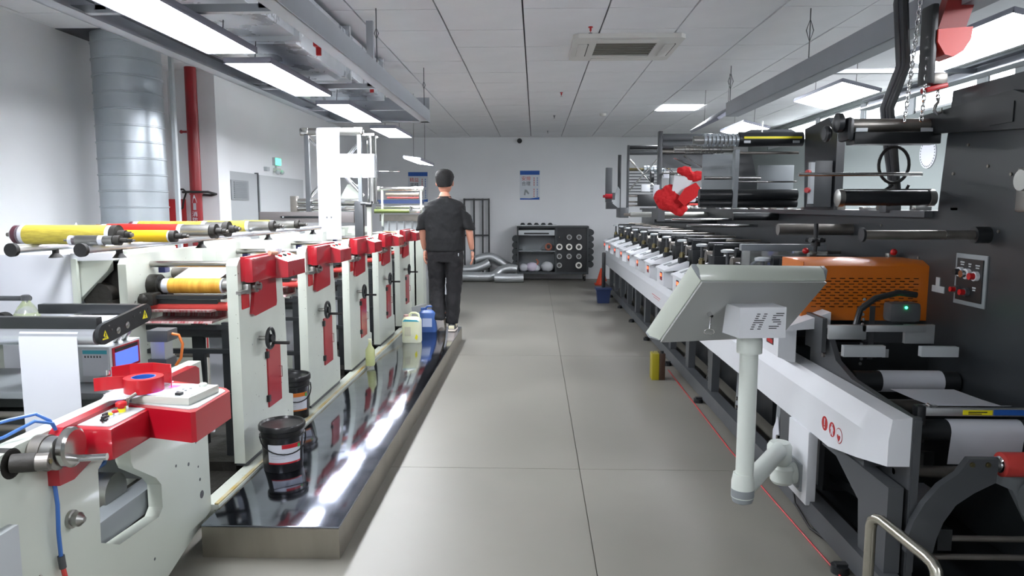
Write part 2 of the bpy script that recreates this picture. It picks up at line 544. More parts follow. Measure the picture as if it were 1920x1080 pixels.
for y in (4.35, 5.75):
    q = B()
    q.box(-1.33, -1.27, y, y + .05, 2.40, 2.45, .01).box(-1.315, -1.285, y + .01, y + .03, 2.35, 2.40, .005).go('red_clip', red2_m, r, label='small red clip')
# galvanised duct inside the hood
r = thing('galvanised_duct', 'shiny galvanised rectangular air duct inside the left hood frame', 'duct', (-1.95, 4, 2.5))
yy = [-1.2, .6, 1.9, 3.15, 4.4, 5.6, 6.8]
for i in range(len(yy) - 1):
    a, b = yy[i], yy[i + 1]
    z0 = 2.47 if i % 2 else 2.43
    B().box(-2.08, -1.45, a + .015, b - .015, z0, 2.79, .004).go('duct_section', ductsh_m, r)
    B().box(-2.11, -1.42, b - .018, b + .018, z0 - .03, 2.82).go('duct_flange', ductsh_m, r)
B().hull([(-2.0, 4.8, 2.40), (-1.5, 4.8, 2.40), (-2.0, 5.5, 2.40), (-1.5, 5.5, 2.40), (-2.05, 4.6, 2.47), (-1.47, 4.6, 2.47), (-2.05, 5.6, 2.47), (-1.47, 5.6, 2.47)]).go('duct_hopper', ductsh_m, r)
# right hood beam
r = thing('overhead_channel_beam', 'long pale grey channel beam hung from the ceiling above the right press', 'beam', (1.9, 4, 2.34))
channel(1.9, 1, -1.5, 7.35, 2.345, 2.48, .12).go('side_beam', tray_m, r)
channel(3.3, -1, -1.5, 7.35, 2.40, 2.50, .12).go('side_beam', tray_m, r)
for y in (5.6, 3.4, 1.2): B().box(1.9, 3.3, y, y + .05, 2.45, 2.48).go('cross_bar', tray_m, r)
for y in (2.6, 5.25, 7.3):
    h = cy('hanger_rod', dark_m, r, (1.92, y, 2.46), (1.92, y, ZC), .004, n=6)
    B().tube([(1.92, y, 2.60), (1.945, y, 2.68), (1.92, y, 2.76), (1.895, y, 2.68)], .0035, n=6, closed=True).go('wire_loop', dark_m, h)

# ---- round spiral duct, fire pipe, cabinet, exit light on the left wall
prof = []
z = .55
while z < ZC - .01:
    prof += [(.255, z), (.255, z + .110), (.262, z + .114), (.262, z + .122), (.255, z + .126)]
    z += .13
prof.append((.255, ZC - .006))
r = thing('spiral_duct', 'tall round galvanised spiral duct standing by the left wall', 'duct', (-3.34, 5.9, .0))
B().lathe(prof, (-3.34, 5.9, 0), n=40).go('duct_pipe', galv_m, r)
B().lathe([(.28, 0), (.28, .5), (.255, .56)], (-3.34, 5.9, 0), n=40).go('duct_base', galv_m, r)
B().box(-3.10, -3.07, 6.1, 6.14, .0, ZC - .005).go('side_conduit', lgrey_m, r)
tag(B().box(-3.74, -3.06, 5.63, 6.17, ZC - .004, ZC - .001).go('ceiling_opening', ceilgap_m, None), 'dark square opening in the ceiling around the round duct', 'opening')
r = thing('fire_water_pipe', 'thick red fire water pipe rising to the ceiling by the left column', 'pipe', (-3.44, 7.2, 0))
cy('pipe', redpipe_m, r, (-3.44, 7.2, 0), (-3.44, 7.2, ZC), .056, n=28)
for z in (.9, 1.57): B().lathe([(.062, z), (.062, z + .03)], (-3.44, 7.2, 0), n=28).go('pipe_clamp', redpipe_m, r)
B().cyl((-3.5, 7.2, 2.2), (-3.56, 7.2, 2.2), .012).sph((-3.56, 7.2, 2.2), .018).go('valve', redpipe_m, r)
th0 = -PI / 2 + .10
def stencil(parent, poly, name):
    b = B()
    vs = [b.bm.verts.new((-3.44 + math.cos(th0 + u / .056) * .0575, 7.2 + math.sin(th0 + u / .056) * .0575, z)) for u, z in poly]
    b.bm.faces.new(vs)
    bmesh.ops.solidify(b.bm, geom=b.bm.faces[:], thickness=.0006)
    return b.go(name, paper_m, parent, smooth=0)
stencil(r, [(-.024, 1.49), (.024, 1.49), (.010, 1.55), (0, 1.575), (-.010, 1.55)], 'arrow')
stencil(r, [(-.014, 1.42), (.014, 1.42), (.014, 1.488), (-.014, 1.488)], 'arrow')
for t_, z_ in (('消', 1.375), ('防', 1.315), ('水', 1.255)):
    text_mesh(t_, .055, paper_m, 'character', r, (-3.44 + math.cos(th0) * .059, 7.2 + math.sin(th0) * .059, z_), (PI / 2, 0, th0 + PI / 2))
B().tube([(-3.6, 7.25, 1.6), (-3.44, 7.1, 1.6), (-3.30, 7.16, 1.6), (-3.26, 7.26, 1.58), (-3.34, 7.33, 1.57), (-3.5, 7.33, 1.58)], .012, n=8).go('cable_loop', rubber_m, r)
r = thing('fire_hose_box', 'small red box on the white column left of the fire pipe', 'box', (-3.68, 7.33, 1.1))
bx('casing', red2_m, r, -3.745, -3.615, 7.23, 7.34, .95, 1.53, .008)
bx('latch', steel_m, r, -3.635, -3.625, 7.23, 7.24, 1.38, 1.42)
tag(B().tube([(-3.64, 7.25, 1.42), (-3.6, 7.23, 1.44), (-3.58, 7.22, 1.52), (-3.56, 7.24, 1.6), (-3.62, 7.3, 1.63), (-3.7, 7.33, 1.63)], .009, n=8).go('black_cable', rubber_m, None), 'black cable running from the red box to the fire pipe', 'cable')
dr = struct(bx('door_1', mat('door_grey', '#a8acae', .5), None, XL2, XL2 + .03, 7.66, 8.64, 0, 1.845))
bx('door_edge', dark_m, dr, XL2, XL2 + .04, 8.64, 8.67, 0, 1.86)
g = bx('vent_frame', mat('vent_grey', '#8e9294', .5), dr, XL2 + .03, XL2 + .045, 7.86, 8.34, 1.53, 1.75)
for k in range(9):
    z = 1.55 + k * .021
    bx('vent_slat', mid_m, g, XL2 + .045, XL2 + .052, 7.92, 8.28, z, z + .012)
tag(bx('wall_panel', mat('panel_pale', '#bcc0c2', .6), None, XL2, XL2 + .02, 8.75, 10.4, 0, 1.84), 'pale flat panel against the left wall beyond the grey door', 'panel')
r = thing('exit_light', 'glowing green exit light with twin lamp heads on the left wall', 'exit sign', (-3.38, 9.35, 1.9))
bx('housing', lgrey_m, r, XL2, XL2 + .04, 9.25, 9.45, 1.985, 2.085)
bx('green_face', green_e, r, XL2 + .04, XL2 + .046, 9.26, 9.44, 1.995, 2.075)
bx('back_box', white_m, r, XL2, XL2 + .05, 9.28, 9.42, 1.90, 1.95)
for y in (9.27, 9.43): B().sph((XL2 + .06, y, 1.90), .03).go('lamp_head', lgrey_m, r)
bx('bracket', lgrey_m, r, XL2, XL2 + .02, 9.34, 9.36, 1.95, 1.985)
tag(bx('junction_box', lgrey_m, None, XL2, XL2 + .04, 8.95, 9.05, 1.90, 1.95, .004), 'small grey junction box on the left wall before the exit light', 'box')

# ---- posters
def poster(x0, z0, z1, lab, top2, bot2):
    w = .40
    r = thing('wall_poster', lab, 'poster', (x0 + w / 2, YB - .01, z0), 'workshop posters on the back wall')
    pm = mat('poster_paper', '#ccd2d8', .5)
    bx('backing', pm, r, x0, x0 + w, YB - .012, YB, z0, z1)
    h = z1 - z0
    bx('top_band', sheetblue_m, r, x0 + .005, x0 + w - .005, YB - .014, YB - .012, z1 - .085, z1 - .005)
    B().prism([(x0 + .005, z0 + .005), (x0 + w - .005, z0 + .005), (x0 + w - .005, z0 + .055), (x0 + .2, z0 + .03), (x0 + .005, z0 + .035)], 'y', YB - .014, YB - .012).go('bottom_band', sheetblue_m, r)
    rd = mat('print_red', '#c33a2e', .5); dk = mat('print_dark', '#2e3440', .5)
    F = (PI / 2, 0, 0)
    text_mesh(top2, .095, rd, 'lettering', r, (x0 + .125, YB - .013, z1 - .165), F)
    text_mesh(bot2, .09, dk, 'lettering', r, (x0 + .125, YB - .013, z1 - .265), F)
    # tiny vertical columns of print (illegible in the photograph)
    for cx_, m_ in ((x0 + .285, rd), (x0 + .35, sheetblue_m)):
        b = B()
        for k in range(9):
            if k == 4: continue
            zz = z1 - .15 - k * .045
            b.box(cx_ - .014, cx_ + .014, YB - .0135, YB - .012, zz - .014, zz - .008).box(cx_ - .014, cx_ + .014, YB - .0135, YB - .012, zz + .004, zz + .010).box(cx_ - .004, cx_ + .004, YB - .0135, YB - .012, zz - .014, zz + .014)
        b.go('small_print', m_, r)
    B().prism([(x0 + .08, z0 + .1), (x0 + .11, z0 + .09), (x0 + .12, z0 + .16), (x0 + .17, z0 + .11), (x0 + .19, z0 + .13), (x0 + .14, z0 + .2), (x0 + .1, z0 + .21)], 'y', YB - .0135, YB - .012).go('drawing', mat('print_grey', '#8b9498', .6), r)
poster(-.315, 1.59, 2.175, 'blue and white poster on the bare middle of the back wall', '安排', '合理')
poster(-2.57, 1.55, 2.150, 'blue and white poster on the back wall, half behind the man', '精益', '求精')
r = thing('round_sign', 'round white sign with a ring of print on the right wall under the windows', 'sign', (XR, 7.9, 2.02))
B().cyl((XR, 7.9, 2.02), (XR - .012, 7.9, 2.02), .16, n=36).go('disc', paper_m, r)
o2 = B()
for k in range(28):
    a = 2 * PI * k / 28
    cy0, cz0 = 7.9 + .14 * math.cos(a), 2.02 + .14 * math.sin(a)
    o2.box(XR - .014, XR - .012, cy0 - .006, cy0 + .006, cz0 - .008, cz0 + .008)
o2.go('sign_print', dark_m, r)
# ================================================ LEFT PRESS
# polished sheet metal step along the press
r = thing('walkway_platform', 'long low platform clad in mirror-bright sheet metal beside the left press', 'platform', (-1.1, 5, 0))
bx('top_sheet', mirror_m, r, -1.38, -.805, 2.79, 7.75, .132, .14, .002)
bx('front_panel', platside_m, r, -1.38, -.805, 2.79, 2.80, 0, .131)
bx('side_panel', platside_m, r, -.815, -.805, 2.801, 7.75, 0, .131)
bx('inner_body', dark_m, r, -1.37, -.82, 2.81, 7.74, 0, .13)
r = thing('machine_plinth', 'low painted base ledge of the left press with worn yellow hazard edge', 'machine base', (-1.6, 5.5, 0))
bx('base_beam', whiteink_m, r, -1.47, -1.385, 2.97, 8.6, 0, .150, .004)
bx('hazard_strip', hazard_m, r, -1.405, -1.388, 2.97, 8.6, .150, .156)
bx('drip_tray', grime_m, r, -1.97, -1.52, 2.97, 8.6, .03, .11)
bx('back_beam', white_m, r, -2.06, -1.98, 2.97, 8.6, 0, .15)

def sleeve_cyl(parent, x0, x1, y, z, rr, plate, pm, name='printing_cylinder'):
    c = cy(name, brushed_m, parent, (x0, y, z), (x1, y, z), rr * .8, n=24)
    L = x1 - x0
    cy('white_sleeve', paper_m, c, (x0 + L * .12, y, z), (x1 - L * .12, y, z), rr, n=24)
    if plate:
        cy('plate_wrap', pm, c, (x0 + L * .2, y, z), (x1 - L * .14, y, z), rr + .0015, n=24)
    return c

Y0 = 3.42
def print_unit():
    r = thing('print_unit', '', 'printing unit', (-1.45, Y0, 0), 'print units of the left press')
    y = Y0
    # operator side frame plate with a flared foot and a rear notch
    poly = [(y, .17), (y + .72, .17), (y + .72, .34), (y + .655, .36), (y + .64, .92), (y + .62, .94), (y + .60, 1.17), (y + .57, 1.195), (y + .03, 1.195), (y, 1.165)]
    B().prism(poly, 'x', -1.505, -1.45).go('frame_plate', whiteink_m, r)
    bx('frame_foot', dark_m, r, -1.505, -1.45, y + .02, y + .70, .151, .17)
    # drive side plate
    B().prism([(y - .12, .15), (y + .66, .15), (y + .66, 1.225), (y - .08, 1.225), (y - .12, 1.18)], 'x', -1.97, -1.93).go('drive_plate', whiteink_m, r)
    bx('drive_box', white_m, r, -2.12, -1.972, y - .02, y + .45, .80, 1.24, .01)
    # red cover: rear fin plate + two boxes + sloped control head
    fin = B().prism([(y + .19, 1.12), (y + .16, 1.02), (y + .13, .91), (y + .16, .895), (y + .46, .91), (y + .47, .93), (y + .46, 1.12)], 'x', -1.45, -1.432)
    fin.prism([(y + .04, 1.085), (y + .60, 1.085), (y + .60, 1.19), (y + .57, 1.205), (y + .04, 1.205), (y + .04, 1.19)], 'x', -1.45, -1.425)
    fin.go('red_cover', red_m, r)
    B().box(-1.43, -1.385, y + .03, y + .35, 1.078, 1.200, .012).go('side_box', red_m, r)
    h = B().hull([(-1.43, y + .34, 1.068), (-1.325, y + .36, 1.075), (-1.325, y + .64, 1.075), (-1.43, y + .66, 1.068),
                  (-1.43, y + .34, 1.195), (-1.325, y + .36, 1.158), (-1.325, y + .64, 1.158), (-1.43, y + .66, 1.195)]).go('control_head', red_m, r)
    B().hull([(-1.425, y + .36, 1.193), (-1.335, y + .375, 1.1612), (-1.335, y + .62, 1.1612), (-1.425, y + .64, 1.193),
              (-1.425, y + .36, 1.196), (-1.335, y + .375, 1.1642), (-1.335, y + .62, 1.1642), (-1.425, y + .64, 1.196)]).go('control_label', mat('panel_silver', '#b9bdb5', .4), h)
    for k in range(3):
        yy = y + .42 + k * .07
        B().cyl((-1.39, yy, 1.175), (-1.386, yy, 1.192), .011, n=14).go('push_button', red2_m if k != 1 else black_m, h)
    # badge, door, hinges
    bx('red_badge', red2_m, r, -1.45, -1.446, y + .035, y + .125, .945, 1.025, .004)
    d = bx('red_door', red_m, r, -1.45, -1.442, y + .33, y + .52, .365, .69)
    for z in (.40, .64): bx('hinge', black_m, d, -1.45, -1.434, y + .31, y + .335, z, z + .035)
    B().tube([(-1.442, y + .49, .50), (-1.425, y + .49, .50), (-1.425, y + .49, .56), (-1.442, y + .49, .56)], .003, n=6).go('door_handle', chrome_m, d)
    # bearing block at the cylinder end
    b = B()
    b.cyl((-1.45, y + .13, 1.05), (-1.405, y + .13, 1.05), .030, n=14).cyl((-1.405, y + .13, 1.05), (-1.385, y + .13, 1.05), .014, n=10)
    b.box(-1.45, -1.42, y + .05, y + .09, 1.02, 1.07, .005).cyl((-1.45, y + .19, 1.045), (-1.41, y + .19, 1.045), .02, n=12)
    b.box(-1.44, -1.415, y - .05, y + .05, 1.03, 1.045)
    b.go('bearing_block', brushed_m, r)
    # handwheel
    hw = cy('handwheel_shaft', brushed_m, r, (-1.45, y + .24, .765), (-1.385, y + .24, .765), .012, n=12)
    w = B()
    ring = [(-1.39, y + .24 + .052 * math.cos(t), .765 + .052 * math.sin(t)) for t in [2 * PI * k / 20 for k in range(20)]]
    w.tube(ring, .009, n=8, closed=True)
    w.cyl((-1.40, y + .24, .765), (-1.378, y + .24, .765), .022, n=12)
    for a in (0, 2.1, 4.2):
        w.tube([(-1.39, y + .24, .765), (-1.39, y + .24 + .05 * math.cos(a), .765 + .05 * math.sin(a))], .006, n=6)
    hwo = w.go('handwheel', black_m, hw)
    B().cyl((-1.385, y + .24 + .03, .735), (-1.30, y + .24 + .03, .735), .0085, n=10).go('crank_handle', rubber_m, hw)
    # rollers across the web
    X0, X1 = -1.93, -1.505
    for yy, z, rr, m_ in ((y + .04, .96, .022, rollred_m), (y + .32, 1.10, .028, dsteel_m), (y + .10, 1.195 - .03, .016, brushed_m), (y + .22, .80, .03, dark_m), (y + .30, .66, .014, dsteel_m),
                          (y + .26, .47, .022, dark_m), (y + .52, .9, .03, dsteel_m), (y + .5, .28, .02, black_m)):
        cy('roller', m_, r, (X0, yy, z), (X1, yy, z), rr, n=20)
    sleeve_cyl(r, X0 + .02, X1 - .005, y + .09, 1.057, .037, True, amber_m)
    B().box(X0, X1 - .02, y + .0, y + .05, 1.0, 1.018).box(X0, X1 - .06, y + .02, y + .06, .975, .995).go('doctor_blade_bar', black_m, r)
    # knife clamp and gears at the drive side
    g = B().cyl((X0, y + .09, 1.06), (X0 + .05, y + .09, 1.06), .055, n=22).cyl((X0 + .05, y + .12, 1.0), (X0 + .08, y + .12, 1.0), .035, n=18)
    g.box(X0, X0 + .07, y - .03, y + .06, .97, 1.03, .01).sph((X0 + .02, y - .02, 1.0), .028)
    g.go('drive_gears', grime_m, r)
    # ink tray
    B().prism([(y - .03, .885), (y + .16, .885), (y + .17, .945), (y - .03, .95), (y - .025, .94), (y + .155, .935), (y + .145, .895), (y - .02, .895)], 'x', X0 + .02, X1 - .07).go('ink_tray', tarred_m, r)
    # lower cross frame and web path
    for z in (.845, .725, .50):
        bx('cross_bar', black_m, r, X0, X1, y + .02, y + .05, z, z + .022)
    bx('inner_post', black_m, r, X1 - .05, X1 - .012, y + .03, y + .06, .2, .88)
    bx('inner_post', black_m, r, -1.79, -1.73, y + .2, y + .23, .2, .88)
    B().sheet([[(-1.72, y + .245, .80), (-1.545, y + .245, .80)], [(-1.72, y + .245, .47), (-1.545, y + .245, .47)]], .001).go('web_strip', paper_m, r)
    B().sheet([[(-1.84, y + .32, 1.13), (-1.60, y + .32, 1.13)], [(-1.84, y + .14, 1.09), (-1.60, y + .14, 1.09)], [(-1.84, y + .125, 1.06), (-1.60, y + .125, 1.06)]], .001).go('web_strip', paper_m, r)
    B().sheet([[(-1.73, y + .53, .87), (-1.53, y + .53, .87)], [(-1.73, y + .50, .30), (-1.53, y + .50, .30)]], .001).go('web_strip', paper_m, r)
    # small blue sensor with a green light
    s_ = B().box(-1.90, -1.865, y + .11, y + .16, 1.12, 1.175, .004).cyl((-1.865, y + .13, 1.165), (-1.83, y + .13, 1.165), .012, n=10).go('sensor', mat('sensor_blue', '#232d6b', .35), r)
    B().sph((-1.872, y + .108, 1.168), .005, n=8, m=6).go('sensor_light', green_e, s_)
    # low box between frames (oil sump)
    bx('sump', grime_m, r, -1.90, -1.52, y + .05, y + .6, .111, .16)
    return r
pu = print_unit()
labs = ['first print unit of the left press, nearest the black ink bucket, crumpled rag on top', 'second print unit of the left press, with blue smears on its white frame edge',
        'third print unit of the left press, with a faint greenish bottle at its foot', 'fourth print unit of the left press, behind the white jug', 'fifth and farthest print unit of the left press, beside the blue jerrycan']
ROOTS = [pu]
for k in range(1, 5):
    ROOTS.append(dup(pu, (-1.45, Y0 + 1.04 * k, 0), labs[k]))
pu['label'] = labs[0]
# bits left on the unit tops
r = B()
for k in range(5):
    a = k * 1.3
    r.sph((-1.43 + .022 * math.cos(a), Y0 + .44 + .03 * math.sin(a), 1.215 + .004 * (k % 2)), .024, (1, 1, .8), n=10, m=7)
ro = r.go('crumpled_rag', paper_m, None)
md = ro.modifiers.new('d', 'DISPLACE'); tx = bpy.data.textures.new('rag', 'CLOUDS'); tx.noise_scale = .02; md.texture = tx; md.strength = .02
tag(ro, 'crumpled pinkish white rag on top of the nearest print unit', 'rag')
tag(B().cyl((-1.40, Y0 + .30, 1.21), (-1.385, Y0 + .36, 1.205), .012, n=10).go('wipe_roll', skin_m, None), 'small beige wipe lying beside the rag on the nearest print unit', 'wipe')
tag(B().tube([(-1.46, Y0 + 3.12 + .3, 1.215), (-1.36, Y0 + 3.12 + .42, 1.205)], .006, n=6).go('wooden_stick', mat('wood', '#c9a878', .6), None), 'thin wooden stick lying on the fourth print unit', 'stick')

# ------------------------------------------------ front rewind station
r = thing('rewind_station', 'white front station of the left press with red control console and hand crank', 'machine', (-1.42, 2.4, 0))
outer = [(.9, .02), (2.57, .02), (2.97, .13), (2.97, .50), (2.94, .80), (1.85, .80), (1.6, .76), (1.3, .62), (.9, .6)]
hole = [(2.20, .60), (2.19, .355), (2.29, .30), (2.545, .285), (2.575, .31), (2.575, .40), (2.54, .44), (2.40, .53), (2.385, .56), (2.385, .62), (2.23, .62)]
B().prism(outer, 'x', -1.475, -1.42, [hole]).go('frame_plate', white_m, r)
B().prism([(.9, .02), (2.57, .02), (2.97, .13), (2.97, 1.0), (.9, 1.0)], 'x', -2.35, -2.30).go('drive_plate', white_m, r)
for (y, z, rr) in ((2.69, .43, .006), (2.79, .40, .008), (2.86, .47, .006), (2.88, .30, .007), (2.89, .23, .017), (2.5, .14, .006), (2.87, .36, .005), (2.62, .66, .007)):
    B().cyl((-1.421, y, z), (-1.4195, y, z), rr, n=14).go('bolt_hole', dark_m, r)
# red console: backing plate, narrow box, wide box
cons = B().prism([(1.965, .64), (2.03, .635), (2.25, .70), (2.85, .70), (2.85, .79), (2.82, .805), (2.0, .805), (1.965, .78)], 'x', -1.42, -1.385).go('console_backing', red_m, r)
B().box(-1.40, -1.262, 2.03, 2.32, .692, .792, .012).go('narrow_console_box', red_m, cons)
B().prism([(-1.41, 2.30), (-1.27, 2.24), (-1.10, 2.19), (-1.088, 2.20), (-1.088, 2.46), (-1.12, 2.50), (-1.41, 2.62)], 'z', .697, .797).go('wide_console_box', red_m, cons)
bp_ = B().prism([(-1.385, 2.06), (-1.28, 2.05), (-1.275, 2.06), (-1.275, 2.25), (-1.385, 2.25)], 'z', .792, .7945).go('button_plate', mat('silver_plate', '#c6cbcc', .35, .3), r)
for i, (y, x, kind) in enumerate(((2.075, -1.31, 'k'), (2.105, -1.325, 'k'), (2.135, -1.33, 'y'), (2.165, -1.33, 'r'), (2.20, -1.33, 'e'), (2.235, -1.335, 't'))):
    z = .7945
    if kind == 'k':
        c = B().cyl((x, y, z), (x, y, z + .010), .010).go('knob_collar', chrome_m, r)
        B().box(x - .004, x + .004, y - .011, y + .011, z + .008, z + .024, .002).box(x - .009, x + .009, y - .009, y + .009, z + .008, z + .016, .003).go('selector_knob', black_m, r)
    elif kind == 'y':
        B().cyl((x, y, z), (x, y, z + .009), .011).go('button_collar', chrome_m, r)
        B().cyl((x, y, z + .009), (x, y, z + .014), .009).go('yellow_button', yel_m, r)
    elif kind == 'r':
        B().cyl((x, y, z), (x, y, z + .009), .011).go('button_collar', chrome_m, r)
        B().cyl((x, y, z + .009), (x, y, z + .014), .009).go('red_button', red2_m, r)
    elif kind == 'e':
        B().cyl((x, y, z), (x, y, z + .012), .012).go('yellow_collar', yel_m, r)
        B().lathe([(.010, .012), (.010, .018), (.017, .02), (.017, .030), (.013, .034)], (x, y, z), n=20).go('emergency_stop', red2_m, r)
    else:
        B().cyl((x, y, z), (x, y, z + .012), .010).go('button_collar', chrome_m, r)
        B().tube([(x, y, z + .012), (x + .012, y - .004, z + .036), (x + .03, y + .012, z + .048)], .006, n=8).go('toggle_lever', dsteel_m, r)
kb = B().prism([(-1.375, 2.30), (-1.12, 2.22), (-1.10, 2.24), (-1.10, 2.45), (-1.125, 2.48), (-1.375, 2.56)], 'z', .797, .800).go('silver_mat', MATS['silver_plate'], r)
rotk = Matrix.Rotation(-.12, 3, 'Z')
kp = (-1.225, 2.37, .8)
kb = B().box(-1.335, -1.125, 2.27, 2.45, .800, .826, .004, rot=rotk, piv=kp).go('keypad_box', mat('keypad_grey', '#b3b5ac', .45), r)
B().box(-1.325, -1.135, 2.28, 2.44, .826, .8275, 0, rot=rotk, piv=kp).go('keypad_face', mat('keypad_face', '#c3c9cc', .4), kb)
B().box(-1.285, -1.215, 2.285, 2.345, .8275, .829, 0, rot=rotk, piv=kp).go('lcd_screen', lcd_m, kb)
B().box(-1.275, -1.245, 2.385, 2.41, .8275, .829, 0, rot=rotk, piv=kp).go('led_digits', ledp_m, kb)
B().lathe([(.014, 0), (.014, .008), (.010, .011)], (-1.16, 2.41, .8275), n=18).go('dial', white_m, kb)
B().box(-1.185, -1.165, 2.285, 2.305, .8275, .837, .002, rot=rotk, piv=kp).go('rocker_switch', black_m, kb)
for (x, y) in ((-1.21, 2.33), (-1.19, 2.345), (-1.205, 2.36), (-1.185, 2.37)):
    B().cyl((x, y, .8275), (x, y, .83), .004, n=10).go('small_button', mid_m, kb)
# hand crank unit at the left
c = B().cyl((-1.42, 1.93, .752), (-1.385, 1.93, .752), .052, n=30).go('crank_flange', dsteel_m, r)
B().lathe([(.048, 0), (.048, .03), (.04, .034)], (-1.385, 1.93, .752), 'x', n=30).go('crank_hub', brushed_m, c)
B().cyl((-1.56, 1.83, .757), (-1.42, 1.83, .757), .042, n=24).cyl((-1.42, 1.83, .757), (-1.365, 1.85, .755), .026, n=18).go('shaft_sleeve', grime_m, c)
B().cyl((-1.365, 1.85, .755), (-1.335, 1.86, .754), .024, n=18).go('shaft_collar', dsteel_m, c)
B().cyl((-1.336, 1.86, .754), (-1.331, 1.86, .754), .007, n=10).go('brass_pin', brass_m, c)
B().lathe([(.058, 0), (.058, .016), (.05, .022)], (-1.345, 1.955, .762), 'x', n=30).go('crank_disc', steel_m, c)
B().cyl((-1.325, 1.965, .725), (-1.245, 1.975, .727), .0105, n=16).go('crank_handle', chrome_m, c)
B().lathe([(.028, 0), (.028, .01), (.022, .012), (.022, .03), (.008, .045)], (-1.42, 2.05, .50), 'x', n=24).go('dome_nut', brushed_m, r)
# hoses
B().tube([(-1.415, 1.985, .635), (-1.40, 1.97, .58), (-1.40, 1.965, .50), (-1.405, 1.975, .42)], .006, n=8).go('blue_air_hose', bluehose_m, r)
B().cyl((-1.405, 1.975, .42), (-1.405, 1.98, .38), .010, n=12).go('hose_joint', dark_m, r)
B().tube([(-1.405, 1.98, .38), (-1.40, 1.985, .33), (-1.41, 1.97, .25)], .007, n=8).go('red_air_hose', rollred_m, r)
B().tube([(-1.50, 1.78, .86), (-1.46, 1.88, .862), (-1.43, 1.95, .86), (-1.405, 1.97, .835), (-1.40, 1.985, .805)], .005, n=8).go('blue_air_hose', bluehose_m, r)
B().tube([(-1.50, 1.80, .815), (-1.46, 1.86, .82), (-1.42, 1.93, .845), (-1.40, 1.975, .825), (-1.40, 1.985, .803)], .005, n=8).go('blue_air_hose', bluehose_m, r)
B().box(-1.60, -1.50, 1.72, 1.80, .79, .88, .01).cyl((-1.52, 1.8, .87), (-1.46, 1.82, .885), .008).go('air_valve', brushed_m, r)
# sensor arm at the lower left corner
B().box(-1.42, -1.39, 1.62, 1.80, .38, .60, .004).go('grey_side_box', lgrey_m, r)
B().box(-1.42, -1.38, 1.74, 1.80, .34, .41, .01).cyl((-1.40, 1.80, .40), (-1.365, 1.84, .43), .008).tube([(-1.39, 1.79, .39), (-1.37, 1.80, .35), (-1.36, 1.80, .31)], .009, n=8).go('clamp_lever', dsteel_m, r)
# inside: roller and bars seen through the cut-out
cy('inner_roller', brushed_m, r, (-2.30, 2.5, .40), (-1.55, 2.5, .40), .07, n=28)
bx('inner_bar', mid_m, r, -1.565, -1.485, 2.23, 2.93, .285, .375, .004)
bx('bar_end_recess', black_m, r, -1.55, -1.50, 2.226, 2.231, .30, .355)
B().cyl((-1.53, 2.26, .375), (-1.53, 2.26, .41), .012, n=12).go('brass_fitting', brass_m, r)
B().tube([(-1.6, 2.30, .45), (-1.6, 2.40, .50), (-1.62, 2.55, .49), (-1.7, 2.7, .52)], .008, n=8).go('blue_cable', bluehose_m, r)
cy('guide_roller', black_m, r, (-2.30, 2.75, .62), (-1.475, 2.75, .62), .025)
bx('web_panel', mid_m, r, -2.28, -1.6, 2.88, 2.89, .30, .75)
# feet & shelf for the web inspection unit
bx('shelf', mid_m, r, -2.30, -1.50, 2.55, 2.95, .735, .76, .003)
for z in (.69, .64): cy('shelf_rod', dsteel_m, r, (-2.30, 2.5, z), (-1.48, 2.5, z), .012)
B().tube([(-1.44, 2.93, .66), (-1.44, 2.96, .6), (-1.44, 2.96, .25)], .012, n=10).go('black_post', black_m, r)
B().box(-1.43, -1.36, 2.90, 2.915, .50, .685, .0).go('white_flap', paper_m, r)

# web inspection bed (black) resting on the station
r = thing('web_inspection_bed', 'black framed web inspection bed with yellow warning triangles over the front station', 'machine', (-1.8, 2.55, .95))
B().box(-2.30, -1.545, 2.44, 2.475, 1.017, 1.062, .004).go('near_bar', black_m, r)
B().box(-1.955, -1.555, 2.72, 2.755, 1.032, 1.07, .004).go('far_bar', black_m, r)
def stadium(y0, z0, y1, z1, r0, r1, n=10):
    a = math.atan2(z1 - z0, y1 - y0); pts = []
    for k in range(n + 1):
        t = a - PI / 2 + PI * k / n; pts.append((y1 + r1 * math.cos(t), z1 + r1 * math.sin(t)))
    for k in range(n + 1):
        t = a + PI / 2 + PI * k / n; pts.append((y0 + r0 * math.cos(t), z0 + r0 * math.sin(t)))
    return pts
sp = B().prism(stadium(2.46, 1.0, 2.74, 1.035, .037, .036), 'x', -1.545, -1.53).go('side_plate', black_m, r)
B().prism(stadium(2.46, 1.0, 2.74, 1.035, .037, .036), 'x', -2.32, -2.305).go('side_plate', black_m, r)
for (y, z) in ((2.54, 1.0), (2.60, 1.01)):
    B().lathe([(.013, 0), (.013, .003), (.006, .004)], (-1.53, y, z), 'x', n=18).go('bolt_head', steel_m, sp)
for (y, z) in ((2.485, 1.027), (2.50, 1.01), (2.69, 1.045), (2.75, 1.05), (2.45, .99), (2.645, 1.035)):
    B().cyl((-1.53, y, z), (-1.527, y, z), .004, n=8).go('small_screw', steel_m, sp)
for (y, z) in ((2.462, .995), (2.725, 1.03)):
    t_ = B().prism([(y - .018, z - .014), (y + .018, z - .014), (y, z + .018)], 'x', -1.53, -1.5285).go('warning_triangle', yel_m, sp)
    B().box(-1.5285, -1.528, y - .0025, y + .0025, z - .004, z + .009).box(-1.5285, -1.528, y - .0025, y + .0025, z - .010, z - .006).go('warning_mark', black_m, sp)
cy('steel_roller', railst_m, r, (-2.30, 2.45, .993), (-1.55, 2.45, .993), .030, n=28)
bx('bed_plate', alu_m, r, -2.28, -1.56, 2.50, 2.70, 1.02, 1.026)
for yq in (2.80, 2.86): B().cyl((-1.70, yq, .905), (-1.60, yq - .1, .99), .010, n=12).go('support_leg', brushed_m, r)
